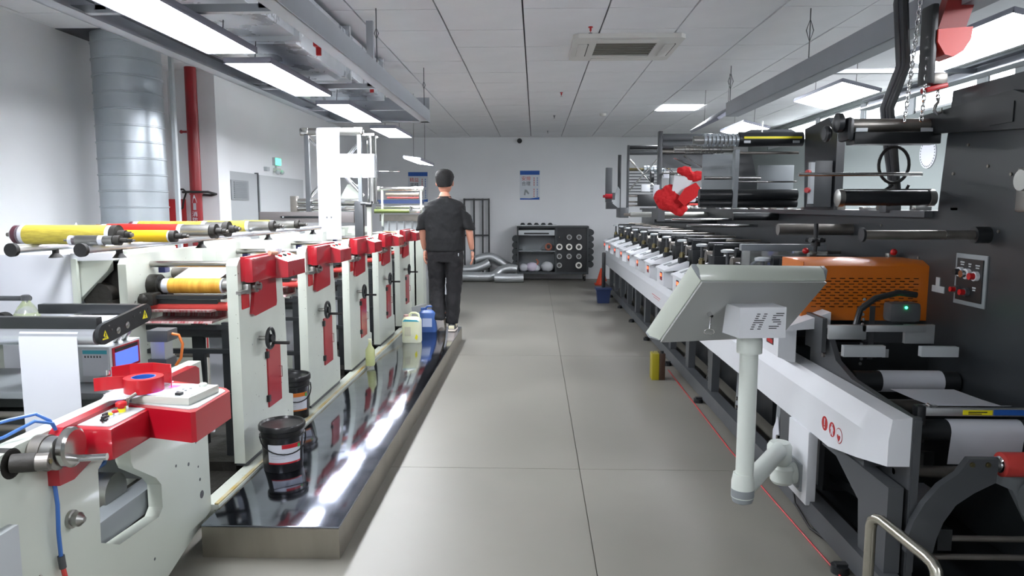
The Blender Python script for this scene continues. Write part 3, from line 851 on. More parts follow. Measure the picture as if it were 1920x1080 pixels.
w = [(2.74, 1.028), (2.5, 1.0285), (2.455, 1.0255), (2.425, 1.012), (2.418, .99), (2.418, .80), (2.418, .52)]
tag(B().sheet([[(-1.815, y, z), (-1.7, y, z), (-1.605, y, z)] for y, z in w], .0012).go('paper_web', paper_m, None), 'white paper web running over the steel roller and hanging behind the red console', 'paper')
# controller box with teal label and little screen
r = thing('controller_box', 'grey controller box with a teal topped label and small blue screen under the inspection bed', 'controller', (-1.82, 2.8, .77))
bx('casing', lgrey_m, r, -1.985, -1.665, 2.70, 2.92, .762, .905, .004)
lb = bx('label', paper_m, r, -1.775, -1.672, 2.698, 2.70, .79, .896)
bx('teal_strip', teal_m, lb, -1.772, -1.675, 2.697, 2.698, .877, .892)
for k in range(6):
    bx('barcode', black_m, lb, -1.765 + k * .012, -1.760 + k * .012, 2.697, 2.698, .862, .870)
sf = bx('screen_frame', red_m, r, -1.665, -1.662, 2.715, 2.905, .80, .897)
bx('screen', screen_m, sf, -1.662, -1.660, 2.73, 2.89, .81, .875)
bx('screen_header', black_m, sf, -1.662, -1.660, 2.73, 2.89, .878, .892)
r = thing('camera_sensor', 'small dark camera sensor with an orange cable behind the controller box', 'sensor', (-1.62, 3.0, .86))
bx('body', dark_m, r, -1.66, -1.57, 2.96, 3.05, .875, .925, .004)
bx('bracket', alu_m, r, -1.65, -1.59, 2.97, 3.04, .80, .875)
B().tube([(-1.57, 3.0, .905), (-1.54, 3.0, .90), (-1.525, 3.0, .86), (-1.535, 3.0, .80), (-1.56, 3.0, .765)], .006, n=8).go('orange_cable', orangehose_m, r)
bx('foot', dark_m, r, -1.66, -1.58, 2.96, 3.05, .76, .80)
# loose papers, tape rolls
tag(B().prism([(-1.43, 2.27), (-1.38, 2.22), (-1.30, 2.30), (-1.29, 2.46), (-1.36, 2.52), (-1.40, 2.56), (-1.44, 2.42)], 'z', .8285, .8310).prism([(-1.44, 2.30), (-1.40, 2.20), (-1.31, 2.25), (-1.28, 2.40), (-1.38, 2.52)], 'z', .8260, .8284).go('paper_sheets', paper_m, None), 'loose white paper sheets on the red console beneath the tape', 'paper')
def ring(b, c, ro, ri, h, n=32, z0=0):
    return b.lathe([(ri, z0), (ro, z0), (ro, z0 + h), (ri, z0 + h)], c, 'z', n)
def ringm(c, ro, ri, h, n=32, sy=1.):
    b = B(); bm = b.bm
    L = []
    for k in range(n):
        a = 2 * PI * k / n
        L.append([bm.verts.new((c[0] + rr * math.cos(a), c[1] + rr * math.sin(a) * sy, c[2] + zz)) for rr, zz in ((ri, 0), (ro, 0), (ro, h), (ri, h))])
    for k in range(n):
        A, D = L[k], L[(k + 1) % n]
        for i in range(4):
            bm.faces.new((A[i], A[(i + 1) % 4], D[(i + 1) % 4], D[i]))
    return b
r = thing('tape_roll', 'roll of red tape with a blue printed core lying on the paper sheets', 'tape', (-1.325, 2.34, .831))
ringm((-1.325, 2.33, .831), .062, .038, .048).go('tape', mat('tape_red', '#ad1420', .3), r)
ringm((-1.325, 2.33, .832), .038, .034, .047).go('core', sheetblue_m, r)
r = thing('tape_dispenser', 'open red tape holder with steel pins behind the tape roll', 'tape dispenser', (-1.36, 2.42, .831))
d = B()
d.tube([(-1.46, 2.385, .865), (-1.43, 2.43, .865), (-1.36, 2.455, .865), (-1.28, 2.425, .865), (-1.255, 2.37, .865)], .003, n=4)
for zz in (0,):
    d.sheet([[(-1.465, 2.38, .9), (-1.43, 2.43, .9), (-1.36, 2.455, .9), (-1.28, 2.43, .9), (-1.25, 2.37, .9)], [(-1.465, 2.38, .832), (-1.43, 2.43, .832), (-1.36, 2.455, .832), (-1.28, 2.43, .832), (-1.25, 2.37, .832)]], .003)
d.go('curved_wall', MATS['tape_red'], r)
B().sheet([[(-1.385, 2.33, .88), (-1.43, 2.30, .885), (-1.475, 2.295, .88)], [(-1.385, 2.33, .84), (-1.43, 2.30, .84), (-1.475, 2.295, .836)]], .003).go('side_flap', MATS['tape_red'], r)
for z in (.832, .885): B().cyl((-1.44, 2.32, z), (-1.44, 2.32, z + .018), .007, n=12).go('steel_pin', chrome_m, r)

# white drive cabinets beyond the inspection bed
r = thing('drive_cabinet', 'white sheet metal cabinet with a dark open mouth behind the inspection bed', 'cabinet', (-2.2, 3.4, 0))
B().box(-2.55, -2.16, 3.25, 3.9, .1, 1.232, .012).go('casing', mat('cab_white', '#cfd2d8', .45), r)
B().prism([(-2.16, 3.25), (-2.16, 3.39), (-1.99, 3.39), (-1.99, 3.30), (-2.13, 3.25)], 'z', 1.20, 1.235).go('top_ledge', MATS['cab_white'], r)
B().hull([(-2.16, 3.27, 1.20), (-2.12, 3.27, 1.20), (-1.99, 3.3, 1.20), (-2.16, 3.27, 1.0), (-2.02, 3.3, 1.15), (-2.16, 3.32, 1.0), (-2.02, 3.35, 1.15)]).go('slanted_guard', white_m, r)
B().box(-2.155, -2.13, 3.24, 3.26, .9, 1.21).go('edge_trim', white_m, r)
bx('dark_interior', grime_m, r, -2.155, -1.975, 3.37, 3.39, .12, 1.19)
B().cyl((-2.08, 3.31, 1.02), (-2.08, 3.37, 1.02), .07, n=24).cyl((-2.02, 3.29, .98), (-2.02, 3.37, .98), .03, n=16).go('pulley', grime_m, r)
tag(bx('wall_cabinet', MATS['cab_white'], None, -3.3, -2.62, 3.2, 3.9, .0, 1.235, .012), 'plain white cabinet at the far left edge beneath the yellow cylinder', 'cabinet')
cy0 = cy('black_tube', dark_m, None, (-2.62, 3.05, 1.05), (-2.22, 3.05, 1.05), .011)
tag(cy0, 'horizontal dark grey tube at the left edge above the clear bottle', 'tube')
# clear bottle
def lathe_obj(name, prof, c, m, parent, n=24): return B().lathe(prof, c, 'z', n).go(name, m, parent)
r = thing('spray_bottle', 'squat clear plastic bottle with a dark cap on the left shelf', 'bottle', (-2.19, 2.98, .92))
lathe_obj('bottle_body', [(.05, 0), (.052, .02), (.050, .07), (.035, .10), (.016, .125), (.014, .135)], (-2.19, 2.98, .92), clear_m, r)
lathe_obj('liquid', [(.047, .002), (.049, .02), (.047, .06)], (-2.19, 2.98, .921), mat('oily_liquid', '#9fb06a', .3), r)
lathe_obj('cap', [(.018, .130), (.018, .152), (.012, .155)], (-2.19, 2.98, .92), dark_m, r)
r = thing('small_black_wheel', 'round black wheel lying at the left edge beside the clear bottle', 'wheel', (-2.27, 2.93, .92))
B().cyl((-2.27, 2.92, .962), (-2.27, 2.96, .962), .042, n=24).go('tyre', rubber_m, r)
B().cyl((-2.27, 2.915, .962), (-2.27, 2.965, .962), .018, n=16).go('hub', dark_m, r)
bx_ = bx('side_shelf', mid_m, None, -2.75, -2.1, 2.84, 3.12, .905, .92, .002)
tag(bx_, 'grey shelf plate holding the clear bottle behind the inspection bed', 'shelf')
for i in range(1):
    tag(bx('shelf_post', mid_m, None, -2.6, -2.56, 2.9, 2.94, 0, .905), 'grey post under the shelf plate at the left edge', 'post')
B2 = B()
for k in range(6):
    B2.prism([(-2.45, 2.1 + .01 * k), (-2.05, 2.12), (-2.02, 2.42), (-2.4, 2.45)], 'z', .76 + .002 * k, .7615 + .002 * k)
tag(B2.go('paper_stack', paper_m, None), 'stack of white paper at the left edge under the inspection bed', 'paper')
tag(bx('paper_table', mid_m, None, -2.55, -1.97, 2.05, 2.5, .735, .76, .003), 'dark grey table plate carrying the stack of white paper', 'table')

# rails with rubber ends and printing cylinders lying across
r = thing('cylinder_rack', 'pair of long shiny steel rails with black rubber end discs carrying printing cylinders', 'rack', (-2.0, 4, 1.24))
for x in (-1.85, -2.14):
    rl = cy('rail', railst_m, r, (x, 2.86, 1.275), (x, 6.1, 1.275), .017, n=20)
    B().cyl((x, 2.845, 1.275), (x, 2.865, 1.275), .028, n=24).go('rubber_end', rubber_m, rl)
    for y in (3.12, 3.9, 4.9, 5.9):
        B().lathe([(.03, 0), (.014, .02), (.014, .04)], (x, y, 1.225), n=14).go('rail_foot', rubber_m, rl)
def loose_cyl(x0, x1, y, rr, m_, label, sl=(.12, .85), m2=None, gears=1):
    zc = 1.292 + rr
    r = thing('printing_cylinder', label, 'printing cylinder', ((x0 + x1) / 2, y, zc - rr), 'printing cylinders on the rails')
    L = x1 - x0
    cy('core', brushed_m, r, (x0 + .03, y, zc), (x1 - .06, y, zc), rr * .96, n=26)
    cy('shaft', dsteel_m, r, (x0 - .03, y, zc), (x1 + .03, y, zc), rr * .22, n=12)
    cy('white_sleeve', paper_m, r, (x0 + L * sl[0] - .03, y, zc), (x0 + L * sl[1] + .02, y, zc), rr, n=26)
    cy('plate_wrap', m_, r, (x0 + L * sl[0], y, zc), (x0 + L * sl[1], y, zc), rr + .0015, n=26)
    g = B().cyl((x1 - .055, y, zc), (x1 - .03, y, zc), rr * 1.05, n=26).cyl((x1 - .03, y, zc), (x1, y, zc), rr * .5, n=18)
    g.cyl((x1, y, zc), (x1 + .02, y, zc), rr * .35, n=12)
    g.go('end_gear', grime_m, r)
    B().lathe([(rr * .5, 0), (rr, .02), (rr, .05)], (x0 - .01, y, zc), 'x', n=26).go('inky_end', mat('inky_maroon', '#4e2c35', .35), r)
    return r
loose_cyl(-2.235, -1.745, 3.0, .040, yellow_m, 'long pale yellow printing cylinder at the far left of the rails')
loose_cyl(-1.93, -1.69, 2.915, .020, brushed_m, 'short slim bare steel cylinder in front of the long pale yellow one', (.1, .5))
loose_cyl(-2.02, -1.60, 3.2, .026, mat('bright_yellow', '#cfa90f', .4), 'small bright yellow printing cylinder with a bare steel end')
loose_cyl(-2.22, -1.57, 3.55, .036, mat('plate_red', '#bd1f18', .4), 'bright red printing cylinder on the rails', (.1, .66))
loose_cyl(-2.20, -1.62, 3.82, .040, amber_m, 'amber printing cylinder just behind the red one', (.1, .7))
loose_cyl(-2.20, -1.66, 4.6, .034, yellow_m, 'yellow printing cylinder on the rails in front of the grey door', (.1, .6))
loose_cyl(-2.18, -1.7, 5.2, .030, yellow_m, 'slender yellow printing cylinder farthest along the rails', (.1, .5))
tag(B().lathe([(.038, 0), (.04, .02), (.028, .045), (.01, .055)], (-2.04, 4.66, 1.2402), n=20).go('red_funnel', red2_m, None), 'small red domed cap on a white box beneath the steel rail', 'cap')
tag(B().lathe([(.02, 0), (.006, .12), (.002, .13)], (-2.45, 3.75, 1.236), n=14).go('glue_nozzle', paper_m, None), 'pointed white nozzle standing before the spiral duct', 'nozzle')
for k, lab in enumerate(('nearest', 'second', 'third')):
    y = 4.0 + 1.04 * k
    rr_ = thing('casing_box', lab + ' white casing box with a dark slot beside the rails', 'machine box', (-2.26, y, .1), 'white casing boxes under the rails')
    bx('casing', white_m, rr_, -2.40, -2.13, y, y + .22, 1.226, 1.262, .006)
    bx('slot', grime_m, rr_, -2.135, -2.125, y + .03, y + .12, 1.232, 1.256)
    bx('casing_foot', white_m, rr_, -2.38, -2.15, y + .02, y + .2, .1, 1.226)
# ---- web tower with the tall white paper
r = thing('web_tower', 'tall steel web turning tower with diagonal bars above the left press', 'tower', (-1.9, 6.6, 1.2))
B().box(-2.56, -1.675, 6.58, 6.62, 1.305, 1.405, .004).go('slotted_beam', mat('beam_grey', '#6f6a69', .45), r)
B().box(-2.36, -1.86, 6.572, 6.58, 1.348, 1.366, .006).go('slot', black_m, r)
for xx in (-1.92, -2.33, -1.88): B().cyl((xx, 6.575, 1.357), (xx, 6.56, 1.357), .008, n=10).go('bolt', chrome_m, r)
P1 = B().box(-2.125, -2.085, 6.6, 6.64, 1.405, 2.16).go('left_post', dark_m, r)
P2 = B().box(-1.635, -1.60, 6.6, 6.64, 1.15, 2.17).go('right_post', mid_m, r)
cy('top_roller', brushed_m, r, (-2.16, 6.62, 2.135), (-1.60, 6.62, 2.135), .035, n=24)
B().box(-2.15, -2.08, 6.58, 6.66, 2.11, 2.17, .01).box(-1.67, -1.58, 6.59, 6.65, 2.11, 2.17, .01).go('roller_bracket', steel_m, r)
for a, b in (((-2.10, 6.66, 2.10), (-1.6, 6.66, 1.55)), ((-1.62, 6.67, 2.05), (-2.10, 6.67, 1.55))):
    cy('diagonal_bar', chrome_m, r, a, b, .018, n=16)
cy('vertical_roller', steel_m, r, (-1.52, 6.68, 1.50), (-1.52, 6.68, 2.08), .045, n=28)
B().cyl((-1.52, 6.68, 2.08), (-1.52, 6.68, 2.10), .06, n=24).box(-1.62, -1.48, 6.62, 6.69, 2.10, 2.12).go('roller_end_plate', steel_m, r)
B().cyl((-1.52, 6.68, 1.48), (-1.52, 6.68, 1.50), .06, n=24).go('roller_end_plate', steel_m, r)
for x in (-1.475,): cy('guide_rod', steel_m, r, (x, 6.64, 1.48), (x, 6.64, 2.10), .005, n=8)
for z in (1.50, 1.44): cy('lower_roller', steel_m, r, (-2.22, 6.66, z), (-1.62, 6.66, z), .028, n=22)
B().box(-2.28, -2.22, 6.62, 6.70, 1.405, 1.55, .004).go('side_bracket', dsteel_m, r)
B().box(-1.66, -1.58, 6.54, 6.60, 1.15, 1.5, .006).cyl((-1.60, 6.54, 1.48), (-1.53, 6.54, 1.48), .012).go('clamp_block', dark_m, r)
B().cyl((-1.55, 6.54, 1.47), (-1.50, 6.54, 1.47), .02, n=14).tube([(-1.51, 6.54, 1.47), (-1.49, 6.54, 1.50)], .008).go('black_knob', black_m, r)
B().cyl((-1.5, 6.72, 1.78), (-1.27, 6.72, 1.78), .005, n=8).go('thin_rod', chrome_m, r)
B().box(-1.55, -1.51, 6.56, 6.6, 1.15, 1.45).go('white_strut', white_m, r)
B().prism([(-1.9, 1.42), (-1.62, 1.42), (-1.62, 1.66), (-1.76, 1.66)], 'y', 6.70, 6.71).go('white_guard', white_m, r)
tag(B().sheet([[(-2.0, y, z), (-1.79, y, z)] for y, z in ((6.66, 2.12), (6.64, 2.165), (6.62, 2.172), (6.59, 2.165), (6.57, 2.13), (6.568, 1.9), (6.568, 1.65), (6.568, 1.41), (6.565, 1.36), (6.565, 1.15))], .0012).go('paper_web', paper_m, None), 'tall bright white paper strip hanging down the front of the steel tower', 'paper')
tag(B().sheet([[(x, y, 1.935), (x, y, 1.72)] for x, y in ((-1.8, 6.60), (-1.7, 6.60), (-1.56, 6.61), (-1.49, 6.63), (-1.47, 6.68), (-1.49, 6.73), (-1.60, 6.735), (-1.72, 6.735))], .0012).go('paper_web', paper_m, None), 'white paper band wrapped sideways around the upright tower roller', 'paper')
# dark green gear train and oily hoses under the tower (between units)
# ---- second roller stand behind the tower
r = thing('roller_stand', 'white posted stand with stacked steel and olive rollers beyond the tower', 'roller stand', (-1.6, 8.6, 1.1))
for x in (-1.84, -1.37): bx('post', white_m, r, x - .012, x + .012, 8.58, 8.61, 1.22, 1.69)
cy('upper_roller', steel_m, r, (-1.93, 8.6, 1.665), (-1.34, 8.6, 1.665), .024, n=20)
for x in (-1.9, -1.45, -1.38): B().cyl((x, 8.6, 1.665), (x + .03, 8.6, 1.665), .03, n=18).go('collar', white_m, r)
cy('beige_roller', mat('beige_roll', '#9a9484', .35, .4), r, (-1.80, 8.62, 1.60), (-1.40, 8.62, 1.60), .020, n=20)
cy('red_rod', rollred_m, r, (-1.78, 8.6, 1.56), (-1.40, 8.6, 1.56), .009, n=12)
bx('dark_crossbar', navy_m, r, -1.95, -1.34, 8.6, 8.62, 1.49, 1.535)
cy('lower_steel_roller', steel_m, r, (-1.92, 8.6, 1.45), (-1.34, 8.6, 1.45), .016, n=16)
cy('olive_roller', mat('olive_roll', '#6d7a45', .4, .3), r, (-1.93, 8.56, 1.40), (-1.50, 8.56, 1.40), .025, n=20)
B().box(-1.88, -1.35, 8.62, 8.66, 1.28, 1.36).go('rear_beam', dsteel_m, r)
for k in range(6):
    x = -1.86 + k * .095
    bx('slot_panel', lgrey_m, r, x, x + .07, 8.66, 8.68, 1.15, 1.28)
B().box(-1.5, -1.36, 8.5, 8.56, 1.38, 1.42, .004).cyl((-1.49, 8.53, 1.42), (-1.49, 8.53, 1.46), .015).go('clamp', steel_m, r)
bx('base_column', white_m, r, -1.95, -1.36, 8.62, 8.84, 0, 1.15)
# ---- station behind the man: red console, white cabinet with slots
r = thing('rear_station', 'far white station with a red console behind the walking man', 'machine', (-1.4, 9.2, 0))
bx('cabinet', MATS['cab_white'], r, -1.55, -1.12, 9.0, 9.6, .0, .78, .006)
for k in range(5):
    bx('dark_slot', dark_m, r, -1.49 + k * .07, -1.47 + k * .07, 8.994, 9.0, .22, .56)
B().box(-1.5, -1.10, 8.88, 9.3, .80, .98, .02).go('red_console', red_m, r)
B().box(-1.46, -1.18, 8.86, 8.9, .985, 1.0).go('console_top', paper_m, r)
B().sph((-1.40, 8.95, 1.02), .04, (1, 1, .7)).sph((-1.33, 8.93, 1.01), .03, (1, 1, .7)).go('cloth_pile', mat('cloth_cream', '#dcc8b4', .8), r)
bx('chrome_post', chrome_m, r, -1.47, -1.45, 8.62, 8.64, .0, 1.15)

# ---- ink buckets, jugs, bottles
def bucket(c, h, r0, label, badge, group):
    x, y, z = c
    r = thing('ink_bucket', label, 'bucket', c, group)
    B().lathe([(r0 * .86, 0), (r0 * .88, .004), (r0 * .95, h * .80), (r0 * .97, h * .80), (r0 * .97, h * .83), (r0 * .98, h * .90)], c, n=36).go('bucket_body', plastic_b, r)
    ld = B().lathe([(r0 * 1.02, h * .87), (r0 * 1.06, h * .89), (r0 * 1.06, h * .97), (r0 * 1.02, h * 1.0), (r0 * .97, h * 1.0), (r0 * .92, h * .955), (r0 * .88, h * .95), (r0 * .2, h * .96)], c, n=36).go('lid', plastic_b, r)
    B().lathe([(r0 * .985, h * .74), (r0 * 1.03, h * .745), (r0 * 1.03, h * .765), (r0 * .985, h * .77)], c, n=36).go('rim', plastic_b, r)
    def wrap(a0, a1, z0, z1, rr, m, name, par, zz=None):
        b = B(); n = 12; rows = []
        for zz_ in (z0, z1):
            rad = lambda q: (r0 * (.88 + .07 * (q / (h * .8)))) + rr
            rows.append([(x + math.cos(a0 + (a1 - a0) * k / n) * rad(zz_), y + math.sin(a0 + (a1 - a0) * k / n) * rad(zz_), z + zz_) for k in range(n + 1)])
        return b.sheet(rows, .0006).go(name, m, par)
    A = math.atan2(-y, -x)   # towards the room
    A = -PI / 2 + .55
    lb = wrap(A - .95, A + .75, h * .22, h * .62, .0008, paper_m, 'label', r)
    wrap(A - .25, A + .75, h * .53, h * .62, .002, badge, 'label_band', lb)
    wrap(A - .95, A + .75, h * .20, h * .235, .002, badge, 'label_foot', lb)
    wrap(A + .55, A + .70, h * .52, h * .60, .003, green_m, 'label_mark', lb)
    for k in range(3):
        wrap(A - .8, A - .1, h * (.32 + .055 * k), h * (.325 + .055 * k), .002, mat('print_grey', '#8b9498', .6), 'label_print', lb)
    pts = []
    for k in range(15):
        t = k / 14
        a = A - 1.5 + 3.0 * t
        rr = r0 * 1.04
        pts.append((x + math.cos(a) * rr, y + math.sin(a) * rr, z + h * .76 - h * .34 * math.sin(PI * t) ** .7))
    B().tube(pts, .0035, n=6).go('bail_handle', plastic_b, r)
    return r
bucket((-1.272, 3.46, .1405), .235, .108, 'large black lidded ink bucket with white and red label on the platform', MATS['tape_red'], 'black ink buckets')
bucket((-1.50, 4.30, .151), .27, .10, 'black ink bucket with an orange banded label between the first two print units', orange_m, 'black ink buckets')

def jug(c, w, d, h, m, capm, label, name='jerrycan', tall=1., rz=0.):
    x, y, z = c
    r = thing(name, label, 'jerrycan', c)
    b = B()
    def rr(sx, sy, zz, n=24, p=4.):
        out = []
        for k in range(n):
            a = 2 * PI * k / n
            ca, sa = math.cos(a), math.sin(a)
            q = (abs(ca) ** p + abs(sa) ** p) ** (-1 / p)
            px, py = ca * q * sx, sa * q * sy
            out.append((x + px * math.cos(rz) - py * math.sin(rz), y + px * math.sin(rz) + py * math.cos(rz), z + zz))
        return out
    secs = [(.95, .95, 0), (1, 1, h * .03), (1, 1, h * .70), (.97, .95, h * .76), (.80, .6, h * .84), (.55, .35, h * .86)]
    rings = [[b.bm.verts.new(p) for p in rr(w / 2 * a, d / 2 * c_, zz)] for a, c_, zz in secs]
    for i in range(len(rings) - 1):
        for k in range(24):
            b.bm.faces.new((rings[i][k], rings[i][(k + 1) % 24], rings[i + 1][(k + 1) % 24], rings[i + 1][k]))
    b.bm.faces.new(rings[0][::-1]); b.bm.faces.new(rings[-1])
    b.go('jug_body', m, r)
    def L(px, pz): return (x + px * math.cos(rz), y + px * math.sin(rz), z + pz)
    B().tube([L(-w * .12, h * .83), L(-w * .12, h * .93), L(-w * .02, h * .985), L(w * .22, h * .985), L(w * .36, h * .93), L(w * .38, h * .80)], .011, n=10).go('handle', m, r)
    B().cyl(L(-w * .30, h * .80), L(-w * .30, h * .93), w * .13, n=18).go('cap', capm, r)
    return r
j = jug((-1.20, 6.85, .14), .185, .15, .29, jug_m, mat('cap_pink', '#cfa9a4', .5), 'dirty white plastic jerrycan with yellow and blue paint stains on the platform')
bx('faded_label', mat('faded_label', '#c9c7ac', .6), j, -1.26, -1.20, 6.772, 6.774, .21, .30)
B().prism([(-1.16, .19), (-1.14, .17), (-1.13, .21), (-1.145, .23)], 'y', 6.768, 6.772).go('paint_stain', yel_m, j)
B().prism([(-1.28, .35), (-1.12, .35), (-1.14, .365), (-1.26, .37)], 'y', 6.775, 6.79).go('paint_stain', teal_m, j)
jb = jug((-1.13, 7.45, .14), .185, .16, .27, blue_m, blue_m, 'blue plastic jerrycan with a pale square label behind the white one')
bx('label', mat('label_pale', '#a9b5cf', .6), jb, -1.18, -1.08, 7.366, 7.369, .20, .29)
r = thing('drink_bottle', 'clear bottle of brownish liquid with a dark cap beside the blue jerrycan', 'bottle', (-.99, 7.5, .14))
lathe_obj('bottle_body', [(.04, 0), (.045, .01), (.045, .12), (.037, .14), (.045, .16), (.045, .20), (.032, .25), (.016, .285), (.015, .30)], (-.99, 7.5, .14), clear_m, r)
lathe_obj('liquid', [(.038, .003), (.042, .012), (.042, .12), (.034, .14), (.040, .16), (.040, .165)], (-.99, 7.5, .141), mat('brown_liquid', '#7b5a2f', .25), r)
lathe_obj('bottle_label', [(.0455, .16), (.0455, .20)], (-.99, 7.5, .14), mat('label_amber', '#a5563e', .5), r)
lathe_obj('cap', [(.018, .295), (.018, .32), (.014, .322)], (-.99, 7.5, .14), black_m, r)
r = thing('solvent_bottle', 'faint yellowish clear bottle standing at the foot of the third print unit', 'bottle', (-1.345, 5.72, .157))
lathe_obj('bottle_body', [(.034, 0), (.038, .01), (.038, .13), (.02, .16), (.012, .18), (.012, .2)], (-1.35, 5.72, .157), mat('pale_yellow', '#dfe6a8', .3, trans=.5), r)
lathe_obj('cap', [(.014, .195), (.014, .22)], (-1.35, 5.72, .157), jug_m, r)
r = thing('clear_tub', 'clear crumpled plastic bag standing behind the blue jerrycan', 'bag', (-1.3, 7.9, .15))
B().hull([(-1.36, 7.85, .15), (-1.22, 7.85, .15), (-1.35, 8.0, .15), (-1.2, 8.0, .15), (-1.38, 7.85, .34), (-1.2, 7.83, .38), (-1.3, 7.98, .36), (-1.22, 7.98, .33)]).go('bag_skin', mat('bag_plastic', '#d3d6d8', .3, trans=.3), r)

# ================================================ THE FAR END
# rack trolley with cores
r = thing('core_rack', 'dark metal trolley rack with open shelves on the left and pegged cores on the right', 'rack', (.37, 14.2, 0))
dm = mat('rack_dark', '#33383a', .5)
x0, xm, x1, yf, yb = -.36, .405, 1.04, 13.98, 14.4
B().box(x0, x1, yf, yb, .14, .18).box(x0, x0 + .035, yf, yb, .18, 1.06).box(xm - .02, xm + .02, yf, yb, .18, 1.06).box(x1 - .035, x1, yf, yb, .18, 1.06).box(x0, x1, yf, yb, 1.05, 1.08).go('frame', dm, r)
bx('shelf', mid_m, r, x0 + .03, xm - .02, yf, yb, .58, .60)
bx('back_panel', mid_m, r, x0 + .03, xm - .02, yb - .02, yb - .01, .18, 1.05)
bx('drawer_tray', lgrey_m, r, x0 + .03, xm - .03, yf - .01, yf + .1, .90, 1.0, .004)
bx('drawer_slot', black_m, r, x0 + .14, xm - .14, yf - .013, yf - .009, .92, .95)
bx('peg_board', black_m, r, xm + .02, x1 - .035, yf + .03, yf + .06, .18, 1.05)
bx('top_ledge', alu_m, r, x0 - .01, xm + .01, yf - .01, yb, 1.085, 1.10)
for k in range(5):
    x = x0 + .11 + k * .135
    bx_o = B().lathe([(.045, 0), (.05, .01), (.03, .035), (.02, .04)], (x, yf + .1, 1.10), n=16).go('small_core', dm, r)
for sx in (-1, 1):
    for k in range(5 if sx < 0 else 6):
        z = .33 + k * .125
        xx = x0 - .035 if sx < 0 else x1 + .04
        B().cyl((xx, yf + .02, z), (xx, yb - .05, z), .062, n=20).go('side_core', core_m, r)
for x in (x0 + .07, x1 - .07):
    for y in (yf + .05, yb - .05):
        c = B().cyl((x - .015, y, .055), (x + .015, y, .055), .05, n=20).go('caster', rubber_m, r)
        B().box(x - .022, x + .022, y - .02, y + .02, .09, .14).go('caster_fork', steel_m, c)
G = 'paper cores on the peg board'
cores = [(0, 0, 'dark'), (1, 0, 'grey'), (2, 0, 'grey'), (0, 1, 'white'), (1, 1, 'white'), (2, 1, 'white'), (0, 2, 'grey'), (1, 2, 'grey'), (2, 2, 'grey'), (0, 3, 'grey'), (2, 3, 'white')]
cg = mat('core_grey', '#9a9c9a', .6); cw = mat('core_white', '#e4e2da', .6)
rowz = [.865, .675, .49, .315]
rown = ['top', 'second', 'third', 'bottom']; coln = ['left', 'middle', 'right']
for c_, r_, kd in cores:
    X = xm + .055 + .19 * c_ + .01; Z = rowz[r_]
    ro = .062 if kd == 'white' else .052
    m_ = cw if kd == 'white' else (cg if kd == 'grey' else core_m)
    rr_ = thing('paper_core', '%s ring core in the %s row, %s column of the peg board' % ({'white': 'bright white', 'grey': 'grey', 'dark': 'dark'}[kd], rown[r_], coln[c_]), 'core', (X, yf, Z), G)
    b = B(); bm = b.bm; L = []; n = 24
    ri = ro * .55
    for k in range(n):
        a = 2 * PI * k / n
        L.append([bm.verts.new((X + q * math.cos(a), yy, Z + q * math.sin(a))) for q, yy in ((ri, yf - .03), (ro, yf - .03), (ro, yf + .03), (ri, yf + .03))])
    for k in range(n):
        A_, D_ = L[k], L[(k + 1) % n]
        for i in range(4): bm.faces.new((A_[i], A_[(i + 1) % 4], D_[(i + 1) % 4], D_[i]))
    b.go('ring', m_, rr_)
    B().cyl((X, yf - .01, Z), (X, yf + .03, Z), .012, n=10).go('peg', dsteel_m, rr_)
r = thing('brown_core', 'reddish brown ring on the open shelf of the rack', 'core', (.25, 14.1, .6))
B().tube([(.26 + .055 * math.cos(2 * PI * k / 20), 14.1, .67 + .055 * math.sin(2 * PI * k / 20)) for k in range(20)], .018, n=8, closed=True).go('ring', mat('core_brown', '#a0604c', .6), r)
B().tube([(.02, 14.1, .30), (.06, 14.1, .37), (.02, 14.12, .42)], .02).go('handle', MATS['core_brown'], r)
tag(B().box(-.25, -.2, 14.08, 14.12, .60, .68).box(-.2, .12, 14.1, 14.13, .60, .615).tube([(.08, 14.1, .615), (.18, 14.1, .75)], .006).go('hand_tools', mid_m, None), 'small grey tools lying on the open shelf of the rack', 'tools')
rg = random.Random(3)
for i, (x, z, s_, m_, lab) in enumerate(((-.22, .27, .10, paper_m, 'white crumpled bundle at the left of the rack bottom'), (-.06, .33, .12, mat('bag_pink', '#cfc6d8', .6), 'pale lilac plastic bag on the rack bottom'),
                                         (.02, .24, .08, paper_m, 'small white crumpled bundle in the middle of the rack bottom'), (.24, .27, .13, mat('bag_grey', '#b9bcbf', .6), 'large pale grey bundle at the right of the rack bottom'))):
    o = B().sph((x, 14.1, .18 + s_ * .75), s_, (1, .8, .78), n=14, m=9).go('plastic_bundle', m_, None)
    md = o.modifiers.new('d', 'DISPLACE'); tx2 = bpy.data.textures.new('b%d' % i, 'CLOUDS'); tx2.noise_scale = .05; md.texture = tx2; md.strength = .04
    tag(o, lab, 'bundle', 'bundles on the rack bottom')
# black barred frame
r = thing('barred_frame', 'tall black metal frame of square bars leaning at the back wall behind the man', 'frame', (-1.2, 14.42, 0))
for x in (-1.43, -1.235, -1.06, -.935): bx('upright_bar', black_m, r, x - .016, x + .016, 14.42, 14.45, .06, 1.62)
for z in (1.60, .88, .08): bx('cross_bar', black_m, r, -1.45, -.92, 14.415, 14.455, z - .016, z + .016)
for k, x in enumerate((-1.44, -.93)): bx('foot', black_m, r, x - .02, x + .02, 14.25, 14.47, 0, .06)
